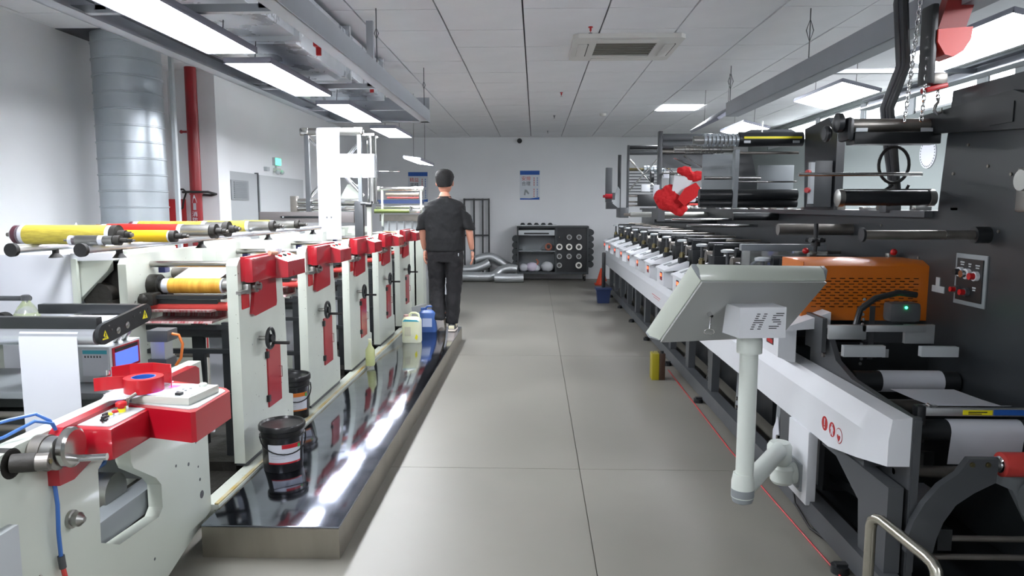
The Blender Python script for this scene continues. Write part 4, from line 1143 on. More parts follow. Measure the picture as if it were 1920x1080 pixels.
# foil ducts on the floor
def flexd(pts, rr, lab):
    pts2 = []; 
    P = [Vector(p) for p in pts]
    for i in range(len(P) - 1):
        a, b = P[i], P[i + 1]
        n = max(2, int((b - a).length / .02))
        for k in range(n):
            t = k / n
            p0 = P[max(0, i - 1)]; p3 = P[min(len(P) - 1, i + 2)]
            t2, t3 = t * t, t * t * t
            pts2.append(.5 * ((2 * a) + (b - p0) * t + (2 * p0 - 5 * a + 4 * b - p3) * t2 + (3 * a - p0 - 3 * b + p3) * t3))
    rad = [rr * (1 + .06 * (i % 2)) for i in range(len(pts2))]
    tag(B().tube(pts2, rr, n=14, radii=rad).go('foil_duct', flex_m, None, smooth=60), lab, 'flexible duct', 'flexible foil ducts on the floor')
flexd([(-1.6, 13.9, .10), (-1.2, 13.85, .10), (-.85, 13.9, .10), (-.68, 14.0, .2), (-.5, 14.0, .25), (-.36, 14.02, .23)], .09, 'silver foil duct snaking along the floor below the barred frame')
flexd([(-1.5, 14.12, .22), (-1.25, 14.1, .22), (-1.05, 14.12, .28), (-.9, 14.15, .36)], .085, 'silver foil duct lying on top of the others, rising behind')
flexd([(-.78, 13.72, .09), (-.5, 13.7, .09), (-.22, 13.72, .09)], .085, 'short silver foil duct at the right of the floor pile')
flexd([(-1.2, 14.28, .40), (-.9, 14.28, .46), (-.6, 14.28, .30), (-.42, 14.28, .22)], .08, 'silver foil duct at the back of the floor pile')
# cone, bucket with squeegee tube, tin
r = thing('traffic_cone', 'small orange red cone on the floor by the far end of the right press', 'cone', (1.25, 13.4, 0))
B().lathe([(.11, .02), (.03, .30), (.02, .31)], (1.25, 13.4, 0), n=24).go('cone_body', mat('cone_orange', '#e04a28', .5), r)
bx('cone_base', MATS['cone_orange'], r, 1.12, 1.38, 13.27, 13.53, 0, .02)
r = thing('mop_bucket', 'square dark blue bucket on the floor beside the right press', 'bucket', (1.03, 10.8, 0))
B().hull([(x, y, z) for z, w in ((0, .085), (.21, .105)) for x in (1.035 - w, 1.035 + w) for y in (10.85 - w, 10.85 + w)]).go('bucket_body', navy_m, r)
B().box(.915, 1.155, 10.73, 10.97, .20, .235, .006).go('bucket_rim', navy_m, r)
tag(B().box(1.01, 1.065, 10.83, 10.86, .235, .77, .02).go('black_tube', black_m, None), 'upright black and silver tube standing in the blue bucket', 'tube')
r = thing('oil_tin', 'tall rectangular yellow and brown tin can on the floor by the right press', 'tin can', (1.03, 6.0, 0))
bx('tin_body', olive_m, r, .985, 1.045, 5.93, 6.05, 0, .225, .004)
bx('tin_print', brown_m, r, 1.045, 1.095, 5.93, 6.05, 0, .225, .004)
B().cyl((1.07, 5.96, .225), (1.07, 5.96, .245), .014, n=14).go('tin_cap', black_m, r)
B().tube([(1.0, 5.99, .225), (1.005, 5.99, .242), (1.04, 5.99, .242), (1.045, 5.99, .225)], .003, n=6).go('tin_handle', steel_m, r)
tag(B().tube([(1.19, 6.3, .004), (1.18, 5.2, .004), (1.17, 4.2, .004), (1.185, 3.5, .004), (1.20, 2.9, .004), (1.215, 2.4, .004)], .004, n=6).go('twine', red2_m, None), 'thin red twine running along the floor beside the right press', 'cord')
tag(B().tube([(1.245, 3.35, .10), (1.23, 3.28, .06), (1.235, 3.1, .02), (1.26, 2.95, .03), (1.32, 2.8, .05)], .006, n=6).go('black_cable', rubber_m, None), 'black cable trailing on the floor by the white leg of the right press', 'cable')
# stainless guard rail in the foreground
r = thing('guard_rail', 'bent stainless steel tube guard rail in the near right foreground', 'guard rail', (1.16, 2.25, 0))
pts = [(x + .032, y, max(0, z - .018) if z else 0) for x, y, z in ((1.14, 2.42, 0), (1.14, 2.42, .36), (1.142, 2.415, .385), (1.148, 2.40, .398), (1.155, 2.38, .402), (1.17, 2.12, .402), (1.174, 2.095, .396), (1.176, 2.08, .382), (1.178, 2.075, .36), (1.18, 2.07, 0))]
B().tube(pts, .0185, n=18).go('bent_tube', mat('stainless', '#c2bfb2', .24, 1), r, smooth=60)
for x, y in ((1.172, 2.42), (1.212, 2.07)): B().cyl((x, y, 0), (x, y, .008), .03, n=20).go('base_flange', brushed_m, r)

# ================================================ THE WALKING MAN
def skin_obj(name, verts, edges, m, parent, sub=2, root=0, disp=0.):
    me = bpy.data.meshes.new(name)
    org = ORG[parent]
    bm = bmesh.new()
    L = bm.verts.layers.skin.verify()
    vs = []
    for i, v in enumerate(verts):
        q = bm.verts.new(Vector(v[:3]) - org)
        rr = v[3]
        q[L].radius = rr if isinstance(rr, tuple) else (rr, rr)
        q[L].use_root = (i == root)
        vs.append(q)
    for i, j in edges: bm.edges.new((vs[i], vs[j]))
    bm.to_mesh(me); bm.free()
    me.materials.append(m)
    o = bpy.data.objects.new(name, me)
    COL.objects.link(o); o.parent = parent; ORG[o] = org.copy()
    md = o.modifiers.new('skin', 'SKIN'); md.use_smooth_shade = True
    sb = o.modifiers.new('sub', 'SUBSURF'); sb.levels = sub; sb.render_levels = sub
    if disp:
        tx = bpy.data.textures.new(name, 'CLOUDS'); tx.noise_scale = .07
        d = o.modifiers.new('d', 'DISPLACE'); d.texture = tx; d.strength = disp; d.texture_coords = 'LOCAL'
    return o
px, py, pz = -.955, 7.55, .14
man = thing('person', 'man in a black polo shirt and black trousers walking away along the platform', 'person', (px, py, pz))
def V(x, y, z, r_): return (px + x, py + y, pz + z, r_)
def loft(b, rings, n=28, p=2.3, cap=True):
    """rings (cx, cy, cz, rx, ry[, tilt about y]) joined into one skin"""
    R_ = []
    for q in rings:
        cx, cy_, cz, rx, ry = q[:5]; tl = q[5] if len(q) > 5 else 0
        ring_ = []
        for k in range(n):
            t = 2 * PI * k / n
            c_, s_ = math.cos(t), math.sin(t)
            u = rx * (abs(c_) ** (2 / p)) * (1 if c_ >= 0 else -1)
            v = ry * (abs(s_) ** (2 / p)) * (1 if s_ >= 0 else -1)
            ring_.append(b.bm.verts.new((px + cx + u * math.cos(tl), py + cy_ + v, pz + cz + u * math.sin(tl))))
        R_.append(ring_)
    for i in range(len(R_) - 1):
        for k in range(n):
            b.bm.faces.new((R_[i][k], R_[i][(k + 1) % n], R_[i + 1][(k + 1) % n], R_[i + 1][k]))
    if cap:
        b.bm.faces.new(R_[0][::-1]); b.bm.faces.new(R_[-1])
    return b
body_v = [V(0, 0, .93, (.13, .10)), V(0, 0, 1.06, (.13, .095)), V(0, .005, 1.22, (.15, .10)), V(0, .0, 1.34, (.10, .075)), V(0, .0, 1.42, (.056, .056)), V(0, .01, 1.48, (.056, .06)),
          V(.17, 0, 1.30, .03), V(.238, -.005, 1.16, .034), V(.258, -.01, 1.06, .042), V(.27, .01, .95, .037), V(.282, .04, .85, .025),
          V(-.17, 0, 1.30, .03), V(-.228, .004, 1.16, .034), V(-.24, .01, 1.06, .042), V(-.238, .05, .95, .037), V(-.232, .09, .85, .025),
          V(.09, 0, .88, .085), V(.085, -.0, .50, .055), V(.07, -.03, .10, .038),
          V(-.09, 0, .88, .085), V(-.085, .02, .50, .055), V(-.05, -.12, .15, .038)]
body_e = [(0, 1), (1, 2), (2, 3), (3, 4), (4, 5), (3, 6), (6, 7), (7, 8), (8, 9), (9, 10), (3, 11), (11, 12), (12, 13), (13, 14), (14, 15), (0, 16), (16, 17), (17, 18), (0, 19), (19, 20), (20, 21)]
skin_obj('body', body_v, body_e, skin_m, man)
# head with face turned away
hd = B()
HZ = 1.578
hc = Vector((px, py + .015, pz + HZ))
loft(hd, [(0, .015 + oy, HZ + dz, a, b_) for dz, a, b_, oy in ((-.118, .035, .045, .01), (-.105, .054, .062, .012), (-.08, .066, .076, .008), (-.05, .075, .086, .004), (-.02, .080, .094, 0), (.01, .083, .099, -.002), (.04, .083, .101, -.004), (.07, .075, .092, -.005), (.095, .054, .068, -.006), (.108, .022, .03, -.006))], 24, 2.0)
for sx in (-1, 1):
    hd.sph(hc + Vector((sx * .084, -.002, -.018)), .032, (.4, .7, 1.1), n=12, m=8)      # ears
hd.sph(hc + Vector((0, .098, -.02)), .017, (.8, 1, 1.3), n=10, m=7)                     # nose
hd.sph(hc + Vector((0, .083, -.062)), .022, (1.1, .5, .35), n=10, m=6)                  # mouth
for sx in (-1, 1): hd.sph(hc + Vector((sx * .030, .082, .008)), .013, (1.1, .7, .7), n=10, m=7)
ho = hd.go('head', skin_m, man, smooth=80)
hr = B()
loft(hr, [(0, .015 + oy, HZ + dz, a, b_) for dz, a, b_, oy in ((-.060, .060, .04, -.058), (-.045, .076, .060, -.042), (-.015, .088, .080, -.026), (.015, .096, .098, -.012), (.045, .099, .107, -.008), (.075, .095, .104, -.008), (.10, .080, .088, -.010), (.118, .055, .06, -.012), (.126, .025, .03, -.014))], 28, 2.2)
rg2 = random.Random(5)
for v in hr.bm.verts:
    v.co += Vector((rg2.uniform(-1, 1), rg2.uniform(-1, 1), rg2.uniform(-1, 1))) * .0035
hr.go('hair', hair_m, man, smooth=80)
# hands: palm + five fingers, relaxed
def hand(wx, wy, wz, side, name='hand'):
    W_ = Vector((wx, wy, wz))
    me_v = [(W_.x, W_.y, W_.z, (.020, .024)), (W_.x + .004 * side, W_.y + .005, W_.z - .045, (.016, .034)), (W_.x + .004 * side, W_.y + .006, W_.z - .085, (.014, .036))]
    me_e = [(0, 1), (1, 2)]
    for i, (dy, ln) in enumerate(((.030, .072), (.011, .080), (-.009, .074), (-.027, .058))):
        base = len(me_v)
        a = Vector((W_.x + .004 * side, W_.y + dy * .8, W_.z - .075))
        me_v.append((a.x, a.y, a.z, .009))
        me_v.append((a.x - .003 * side, a.y + dy * .15, a.z - ln * .45, .0085))
        me_v.append((a.x - .013 * side, a.y + dy * .2, a.z - ln * .75, .008))
        me_v.append((a.x - .026 * side, a.y + dy * .2, a.z - ln * .95, .006))
        me_e += [(2, base), (base, base + 1), (base + 1, base + 2), (base + 2, base + 3)]
    base = len(me_v)
    me_v += [(W_.x - .004 * side, W_.y + .030, W_.z - .035, .012), (W_.x - .010 * side, W_.y + .052, W_.z - .065, .0095), (W_.x - .014 * side, W_.y + .058, W_.z - .095, .007)]
    me_e += [(1, base), (base, base + 1), (base + 1, base + 2)]
    return skin_obj(name, me_v, me_e, skin_m, man, sub=1)
hand(px + .284, py + .045, pz + .845, 1)
hand(px - .232, py + .095, pz + .845, -1)
# polo shirt: torso and two short sleeves
sh = B()
loft(sh, [(0, 0, .845, .198, .135), (0, 0, .86, .203, .14), (0, 0, .95, .205, .142), (0, 0, 1.06, .203, .138), (0, .005, 1.16, .212, .138), (0, .005, 1.26, .220, .132), (0, .003, 1.32, .215, .118), (0, .0, 1.365, .170, .098), (0, 0, 1.392, .110, .078), (0, .003, 1.405, .070, .066)], 32, 2.6)
for sx in (-1, 1):
    ex, ey = (.258, -.012) if sx > 0 else (.246, .008)
    loft(sh, [(sx * .13, 0, 1.315, .055, .09, -sx * 1.1), (sx * .185, 0, 1.30, .070, .085, -sx * .75), (sx * .215, -.002, 1.24, .072, .080, -sx * .35), (sx * (ex - .018), ey * .6, 1.15, .068, .075, -sx * .2), (sx * ex, ey, 1.075, .068, .074, -sx * .15), (sx * ex, ey, 1.07, .060, .066, -sx * .15)], 20, 2.0)
so = sh.go('polo_shirt', shirt_m, man, smooth=80)
rmd = so.modifiers.new('r', 'REMESH'); rmd.mode = 'VOXEL'; rmd.voxel_size = .008; rmd.use_smooth_shade = True
smd = so.modifiers.new('s', 'SMOOTH'); smd.iterations = 6; smd.factor = .5
txs = bpy.data.textures.new('folds', 'CLOUDS'); txs.noise_scale = .09
dmd = so.modifiers.new('d', 'DISPLACE'); dmd.texture = txs; dmd.strength = .022; dmd.mid_level = .5
B().lathe([(.085, 0), (.082, .012), (.066, .05), (.058, .05)], (px, py + .005, pz + 1.372), n=24).go('shirt_collar', shirt_m, man)
tr = B()
loft(tr, [(0, 0, .96, .17, .115), (0, 0, .90, .188, .128), (0, 0, .80, .192, .130), (0, 0, .73, .185, .122)], 30, 2.5)
loft(tr, [(.095, 0, .82, .096, .118), (.095, 0, .72, .098, .112), (.095, .01, .55, .088, .100), (.088, .005, .42, .082, .092), (.078, -.015, .25, .072, .082), (.07, -.03, .10, .066, .078), (.07, -.03, .075, .060, .07)], 22, 2.2)
loft(tr, [(-.095, 0, .82, .096, .118), (-.095, .005, .72, .098, .112), (-.095, .02, .55, .088, .100), (-.090, .01, .43, .082, .092), (-.075, -.05, .28, .072, .082), (-.058, -.105, .15, .064, .076), (-.055, -.115, .13, .058, .07)], 22, 2.2)
to = tr.go('trousers', trouser_m, man, smooth=80)
rmd = to.modifiers.new('r', 'REMESH'); rmd.mode = 'VOXEL'; rmd.voxel_size = .008; rmd.use_smooth_shade = True
smd = to.modifiers.new('s', 'SMOOTH'); smd.iterations = 6; smd.factor = .5
dmd = to.modifiers.new('d', 'DISPLACE'); dmd.texture = txs; dmd.strength = .024; dmd.mid_level = .5
bx('pocket_tag', lgrey_m, man, px + .150, px + .158, py - .135, py - .130, pz + .80, pz + .83)
# trainers
def shoe(c, pitch):
    M_ = Matrix.Rotation(pitch, 3, 'X')
    c = Vector(c)
    b = B()
    rows = []
    for t, w, h0 in ((-.06, .034, .072), (-.035, .040, .082), (.0, .042, .075), (.06, .046, .058), (.12, .048, .044), (.17, .040, .036), (.20, .02, .028)):
        rows.append([(w * s_, t, z_) for s_, z_ in ((-1, .018), (-.95, h0 * .7), (-.5, h0), (.5, h0), (.95, h0 * .7), (1, .018))])
    g = [[b.bm.verts.new(c + M_ @ Vector(p)) for p in row] for row in rows]
    for i in range(len(g) - 1):
        for j in range(6):
            b.bm.faces.new((g[i][j], g[i][(j + 1) % 6], g[i + 1][(j + 1) % 6], g[i + 1][j]))
    b.bm.faces.new(g[0][::-1]); b.bm.faces.new(g[-1])
    s_o = b.go('shoe', black_m, man, smooth=70)
    s2 = B().prism([(-.036, -.065), (.036, -.065), (.044, .0), (.05, .11), (.036, .19), (0, .215), (-.036, .19), (-.05, .11), (-.044, .0)], 'z', 0, .02)
    for v in s2.bm.verts: v.co = c + M_ @ v.co
    s2.go('sole', mat('sole_cream', '#d9cfc4', .6), s_o)
    s3 = B().box(-.043, .043, .01, .05, .03, .068, .006).box(-.03, .03, -.066, -.058, .025, .06, .003)
    for v in s3.bm.verts: v.co = c + M_ @ v.co
    s3.go('cream_patch', mat('shoe_cream', '#d8d2b2', .6), s_o)
shoe((px + .07, py - .04, pz + .001), 0)
shoe((px - .055, py - .13, pz + .095), -.95)
# ================================================ RIGHT PRESS
YE = 12.9
r = thing('press_back_body', 'long black machine body of the right press with rollers reaching out toward the aisle', 'machine', (2.1, 7, 0))
body = B()
body.prism([(1.0, 0), (YE, 0), (YE, 1.432), (3.46, 1.432), (3.40, 1.975), (1.0, 1.975)], 'x', 1.90, 2.35)
body.go('back_panel', panel_m, r)
B().prism([(2.80, 1.745), (3.60, 1.80), (3.60, 1.885), (2.92, 1.905), (2.82, 1.87)], 'x', 1.86, 1.90).go('pivot_arm', black_m, r)
bx('panel_recess', black_m, r, 1.855, 1.862, 2.9, 3.05, 1.78, 1.86)
bx('top_rail', dark_m, r, 1.86, 1.90, 3.5, YE, 1.40, 1.432)
for i in range(26):
    y = 3.3 + .31 * i + .05 * ((i * 7) % 3)
    bx('top_fitting', steel_m if i % 2 else dsteel_m, r, 1.90, 1.95 + .03 * (i % 2), y, y + .06, 1.432, 1.45 + .012 * (i % 3), .003)
for (y, z) in ((3.25, 1.72), (3.1, 1.62), (2.95, 1.58), (3.35, 1.60), (3.0, 1.35), (3.6, 1.20), (4.0, 1.35)):
    B().cyl((1.90, y, z), (1.894, y, z), .007, n=8).go('panel_bolt', dsteel_m, r)
B().box(1.86, 1.90, 2.72, 2.86, 1.43, 1.60, .01).cyl((1.83, 2.79, 1.55), (1.90, 2.79, 1.55), .04, n=20).go('steel_bearing', brushed_m, r)
# operator control plate
cp = bx('control_plate', mid_m, r, 1.893, 1.90, 3.05, 3.275, 1.02, 1.245, .002)
bx('black_face', black_m, cp, 1.888, 1.893, 3.07, 3.255, 1.04, 1.225)
for (y, z, m_, rr) in ((3.215, 1.165, black_m, .018), (3.165, 1.16, chrome_m, .02), (3.105, 1.155, red2_m, .018), (3.235, 1.085, red2_m, .014), (3.165, 1.08, red2_m, .016)):
    B().cyl((1.888, y, z), (1.872, y, z), rr * 1.15, n=18).go('button_ring', white2_m if z > 1.12 else dark_m, cp)
    B().cyl((1.872, y, z), (1.852, y, z), rr * .8, n=18).go('panel_button', m_, cp)
for (y, z, w_) in ((3.215, 1.205, .03), (3.16, 1.20, .02), (3.105, 1.197, .03), (3.12, 1.10, .024)):
    B().box(1.887, 1.888, y - w_ / 2, y + w_ / 2, z, z + .006).box(1.887, 1.888, y - w_ * .4, y + w_ * .4, z - .01, z - .005).go('plate_print', lgrey_m, cp)
bx('white_tag', lgrey_m, r, 1.896, 1.90, 3.36, 3.46, 1.05, 1.08)
bx('white_tag', lgrey_m, r, 1.896, 1.90, 3.40, 3.43, 1.08, 1.12)
# cantilevered rollers near the viewer
def roll(parent, x0, x1, y, z, rr, m_, end=None, name='roller'):
    o = cy(name, m_, parent, (x0, y, z), (x1, y, z), rr, n=28)
    if end:
        B().lathe([(rr * .5, -.03), (rr * 1.15, -.025), (rr * 1.15, 0), (rr * .6, .005)], (x0, y, z), 'x', n=24).go('end_cap', end, o)
        B().lathe([(rr * .6, -.005), (rr * 1.15, 0), (rr * 1.15, .025), (rr * .5, .03)], (x1 - .03, y, z), 'x', n=24).go('end_cap', end, o)
    return o
a = roll(r, 1.46, 1.90, 3.52, 1.835, .032, dsteel_m)
B().box(1.50, 1.90, 3.47, 3.57, 1.745, 1.80, .006).go('roller_trough', black_m, r)
B().box(1.46, 1.495, 3.46, 3.58, 1.76, 1.87, .02).lathe([(.03, 0), (.045, .008), (.045, .03), (.03, .04)], (1.415, 3.5, 1.845), 'x', n=22).lathe([(.03, 0), (.04, .008), (.04, .02), (.03, .03)], (1.385, 3.55, 1.80), 'x', n=22).go('black_end_clamp', black_m, r)
for x in (1.50, 1.80): B().box(x, x + .055, 3.462, 3.468, 1.80, 1.818, .002).go('white_tag', lgrey_m, r)
roll(r, 1.30, 1.90, 3.62, 1.61, .009, steel_m, name='thin_rod')
roll(r, 1.47, 1.90, 3.50, 1.492, .036, black_m, brushed_m)
B().cyl((1.47, 3.49, 1.532), (1.88, 3.49, 1.532), .004, n=6).go('steel_edge', steel_m, r)
roll(r, 1.38, 1.86, 3.07, 1.333, .019, dsteel_m, name='bar_roller')
B().cyl((1.375, 3.07, 1.333), (1.385, 3.07, 1.333), .03, n=24).go('bar_flange', black_m, r)
B().cyl((1.84, 3.07, 1.333), (1.90, 3.07, 1.333), .035, n=24).go('bar_flange', black_m, r)
B().cyl((1.72, 3.07, 1.333), (1.722, 3.07, 1.333), .0205, n=20).go('bar_ring', steel_m, r)
roll(r, 1.46, 1.90, 4.37, 1.315, .034, dsteel_m)
roll(r, 1.55, 1.90, 5.7, 1.375, .030, black_m)
roll(r, 1.05, 1.90, 8.0, 1.365, .028, mat('pale_roll', '#a8aaa4', .4, .5))
B().cyl((.98, 8.0, 1.365), (1.05, 8.0, 1.365), .018, n=14).go('roller_neck', dsteel_m, r)
roll(r, 1.30, 1.90, 6.9, 1.33, .012, steel_m, name='thin_rod')
roll(r, 1.30, 1.90, 6.2, 1.29, .012, steel_m, name='thin_rod')
roll(r, 1.25, 1.90, 7.6, 1.30, .02, black_m)
# red ball levers
for i, (x, y, z) in enumerate(((1.52, 3.98, 1.21), (1.86, 3.80, 1.215))):
    B().box(x - .02, x + .02, y - .02, y + .02, z - .04, z - .005, .004).cyl((x, y, z - .02), (x - .03 if i == 0 else x, y - .02, z), .005).go('valve_body', brushed_m, r)
    B().sph((x - .045 if i == 0 else x, y - .03, z + .002), .017, n=16, m=10).go('red_ball_knob', red2_m, r)
b = B().cyl((1.545, 4.0, 1.19), (1.545, 4.0, 1.36), .012, n=12)
for k in range(5):
    a_ = 2 * PI * k / 5
    b.cyl((1.545, 4.0, 1.265), (1.545 + .05 * math.cos(a_), 4.0 + .05 * math.sin(a_), 1.27), .014, n=10)
b.cyl((1.545, 4.0, 1.235), (1.545, 4.0, 1.28), .025, n=16)
b.go('star_handle', black_m, r)
# orange perforated cover
r = thing('orange_cover', 'bright orange perforated metal cover with rows of horizontal slots', 'cover', (1.6, 3.55, .9))
bb = B()
zz = .900
for rw in range(11):
    z = .965 + rw * .0138
    bb.box(1.30, 1.90, 3.50, 3.503, zz, z)
    off = .5 if rw % 2 else 0
    xx = 1.30
    for c_ in range(12):
        x = 1.345 + (c_ + off) * .044
        if x + .026 > 1.865: break
        bb.box(xx, x, 3.50, 3.503, z, z + .0045)
        xx = x + .026
    bb.box(xx, 1.90, 3.50, 3.503, z, z + .0045)
    zz = z + .0045
bb.box(1.30, 1.90, 3.50, 3.503, zz, 1.165)
bb.go('slotted_face', orange_m, r, smooth=0)
B().prism([(3.50, 1.165), (3.503, 1.168), (3.56, 1.19), (3.80, 1.19), (3.80, 1.187), (3.56, 1.187)], 'x', 1.30, 1.899).go('top_lip', orange_m, r)
bx('side_face', orange_m, r, 1.30, 1.303, 3.503, 3.80, .90, 1.187)
bx('dark_inside', black_m, r, 1.304, 1.895, 3.53, 3.79, .90, 1.16)
# lower roller section with paper (near end)
r = thing('winding_section', 'near winding section of the right press with black ended rollers and curved dark arms', 'machine', (1.6, 2.9, 0))
B().prism([(2.53, .12), (2.53, .69), (2.75, .70), (3.05, .715), (3.22, .76), (3.30, .845), (3.52, .855), (3.52, .12), (3.35, .12), (3.35, .40), (2.98, .44), (2.80, .32), (2.74, .12)], 'x', 1.36, 1.385).go('inner_side_plate', dark_m, r)
R1 = cy('roller', black_m, r, (1.43, 3.2, .672), (1.885, 3.2, .672), .046, n=32)
cy('roller_shaft', chrome_m, r, (1.365, 3.2, .672), (1.46, 3.2, .672), .013, n=16)
B().cyl((1.415, 3.2, .672), (1.425, 3.2, .672), .03, n=24).go('roller_collar', black_m, r)
R2 = cy('roller', dsteel_m, r, (1.42, 3.05, .60), (1.885, 3.05, .60), .028, n=28)
cy('roller_shaft', chrome_m, r, (1.38, 3.28, .70), (1.43, 3.28, .70), .012, n=14)
R3 = cy('roller', black_m, r, (1.45, 2.70, .605), (1.885, 2.70, .605), .040, n=32)
cy('roller_shaft', chrome_m, r, (1.375, 2.70, .612), (1.47, 2.70, .612), .014, n=16)
B().box(1.44, 1.475, 2.67, 2.71, .56, .705, .008).cyl((1.435, 2.7, .6), (1.485, 2.7, .6), .03, n=20).go('black_bracket', black_m, r)
R4 = cy('roller', dsteel_m, r, (1.41, 2.66, .455), (1.885, 2.66, .455), .022, n=24)
cy('roller_shaft', chrome_m, r, (1.36, 2.66, .455), (1.42, 2.66, .455), .012, n=14)
bx('aluminium_rail', alu_m, r, 1.455, 1.885, 2.69, 2.71, .662, .692, .001)
bx('yellow_label', yel_m, r, 1.62, 1.73, 2.6885, 2.69, .667, .686)
bx('dark_label', sheetblue_m, r, 1.735, 1.86, 2.6885, 2.69, .667, .688)
B().box(1.64, 1.71, 2.688, 2.6885, .676, .680).box(1.64, 1.69, 2.688, 2.6885, .670, .673).go('label_print', black_m, r)
B().cyl((1.50, 2.69, .70), (1.50, 2.715, .70), .006, n=8).box(1.47, 1.53, 2.70, 2.715, .692, .70).go('slider_pin', chrome_m, r)
# curved arm + red roll
arm = [(1.536, .565), (1.637, .565), (1.634, .48), (1.56, .44), (1.50, .395), (1.46, .33), (1.44, .27), (1.43, .215), (1.335, .215), (1.338, .27), (1.355, .33), (1.39, .40), (1.44, .465), (1.50, .51)]
B().prism(arm, 'y', 2.49, 2.52).go('curved_arm', dark_m, r)
for x, z in ((1.545, .545), (1.60, .545)): B().cyl((x, 2.49, z), (x, 2.486, z), .009, n=14).cyl((x, 2.487, z), (x, 2.484, z), .005, n=8).go('arm_bolt', brass_m, r)
B().lathe([(.018, 0), (.028, .006), (.028, .02), (.022, .024), (.03, .03), (.03, .04), (.02, .045)], (1.635, 2.53, .533), 'x', n=22).go('steel_bearing', chrome_m, r)
cy('red_roll', rollred_m, r, (1.67, 2.53, .533), (1.885, 2.53, .533), .044, n=32)
B().prism([(1.62, .47), (1.78, .40), (1.86, .25), (1.89, .25), (1.89, .46), (1.70, .50)], 'y', 2.62, 2.65).go('curved_arm', mid_m, r)
B().cyl((1.80, 2.55, .38), (1.89, 2.55, .38), .07, n=26).go('grey_hub', mid_m, r)
for z, y in ((.258, 2.52), (.188, 2.52)): cy('lower_rod', dsteel_m, r, (1.41, y, z), (1.885, y, z), .011, n=14)
B().prism([(2.5, .30), (3.6, .12), (3.6, .10), (2.5, .22)], 'x', 1.45, 1.50).prism([(2.75, .50), (3.5, .30), (3.5, .26), (2.75, .44)], 'x', 1.52, 1.56).go('diagonal_brace', black_m, r)
bx('floor_pan', black_m, r, 1.40, 1.89, 2.6, 4.2, .03, .06)
bx('far_screen', black_m, r, 1.42, 1.89, 3.44, 3.46, .06, .80)
for x, x1_ in ((1.52, 1.53), (1.60, 1.61)):
    pass
# aluminium camera bars
for (x0_, x1_, z0_, z1_) in ((1.315, 1.48, .86, .925), (1.46, 1.74, .895, .925)):
    bx('aluminium_bar', alu_m, r, x0_, x1_, 3.20, 3.22, z0_, z1_, .002)
bx('camera_block', lgrey_m, r, 1.355, 1.535, 3.13, 3.16, .795, .845, .002)
bx('camera_block', lgrey_m, r, 1.69, 1.85, 3.13, 3.16, .797, .842, .002)
bx('camera_plate', alu_m, r, 1.66, 1.79, 3.22, 3.24, .84, .925)
B().box(1.60, 1.74, 3.24, 3.32, .93, 1.02, .02).go('camera_case', dark_m, r)
B().sph((1.668, 3.238, 1.0), .006, n=8, m=6).go('green_light', green_e, r)
B().tube([(1.45, 3.24, .92), (1.47, 3.25, .99), (1.54, 3.26, 1.04), (1.64, 3.26, 1.065), (1.72, 3.26, 1.055)], .014, n=10).go('cable_hose', black_m, r)
bx('small_print_plate', lgrey_m, r, 1.67, 1.70, 3.436, 3.44, .73, .77)
bx('grey_slot_plate', dark_m, r, 1.60, 1.625, 3.436, 3.44, .72, .98)
b = B()
for k in range(14): b.sph((1.565 + .004 * (k % 2), 3.43, .70 + k * .024), .008, n=8, m=5)
b.go('chain_strip', mid_m, r)
B().box(1.325, 1.345, 3.3, 3.5, .78, .94).go('end_plate', dark_m, r)
cy('roller_shaft', dsteel_m, r, (1.35, 3.35, .76), (1.6, 3.35, .76), .012, n=12)
# webs of paper
def web(x0, x1, pts, lab):
    tag(B().sheet([[(x0, y, z), ((x0 + x1) / 2, y, z), (x1, y, z)] for y, z in pts], .0012).go('paper_web', paper_m, None), lab, 'paper')
_m = math
def arc(yc, zc, rr, a0, a1, n=8): return [(yc + rr * _m.cos(a0 + (a1 - a0) * k / n), zc + rr * _m.sin(a0 + (a1 - a0) * k / n)) for k in range(n + 1)]
web(1.545, 1.815, arc(3.2, .672, .0485, .2, 2 * PI - 1.3, 16), 'white paper wound round the upper black roller of the near winding section')
web(1.545, 1.815, [(3.09, .664), (2.9, .672), (2.76, .682), (2.715, .697)], 'flat white paper running toward the aluminium rail with the yellow label')
web(1.565, 1.835, arc(2.70, .605, .0425, 1.35, PI + .2, 8) + [(2.662, .57), (2.668, .52), (2.672, .48)], 'white paper hanging over the lower black roller beneath the aluminium rail')
tag(B().hull([(1.45, 3.1, .15), (1.75, 2.9, .22), (1.83, 3.3, .16), (1.6, 3.35, .15), (1.45, 3.1, .148), (1.83, 3.3, .155)]).go('paper_scrap', paper_m, None), 'white crumpled paper lying inside the lower machine by the curved arm', 'paper')

# operator side: base rail, posts, dark frame, white beam and white leg
r = thing('operator_side_frame', 'dark grey side frame of the right press with slanted posts along the aisle', 'frame', (1.3, 8, 0))
B().prism([(1.245, 0.03), (1.33, .03), (1.33, .115), (1.255, .115)], 'y', 2.4, YE).go('base_rail', dark_m, r)
bx('upper_rail', dark_m, r, 1.29, 1.355, 2.75, YE, .44, .66)
B().prism([(2.53, .115), (2.53, .44), (3.13, .44), (3.13, .40), (2.98, .40), (2.76, .30), (2.74, .115)], 'x', 1.28, 1.335).go('near_leg', dark_m, r)
for k in range(14):
    y = 3.55 + .785 * k
    if y > YE - .2: break
    B().prism([(y, .115), (y + .10, .115), (y + .13, .44), (y - .02, .44)], 'x', 1.28, 1.335).go('frame_post', dark_m, r)
    if k < 13:
        B().prism([(y + .38, .115), (y + .44, .115), (y + .40, .44), (y + .34, .44)], 'x', 1.36, 1.40).go('frame_post', mid_m, r)
        B().cyl((1.30, y + .22, .16), (1.36, y + .22, .16), .018, n=12).cyl((1.30, y + .22, .22), (1.36, y + .22, .22), .014, n=12).go('chrome_stop', chrome_m, r)
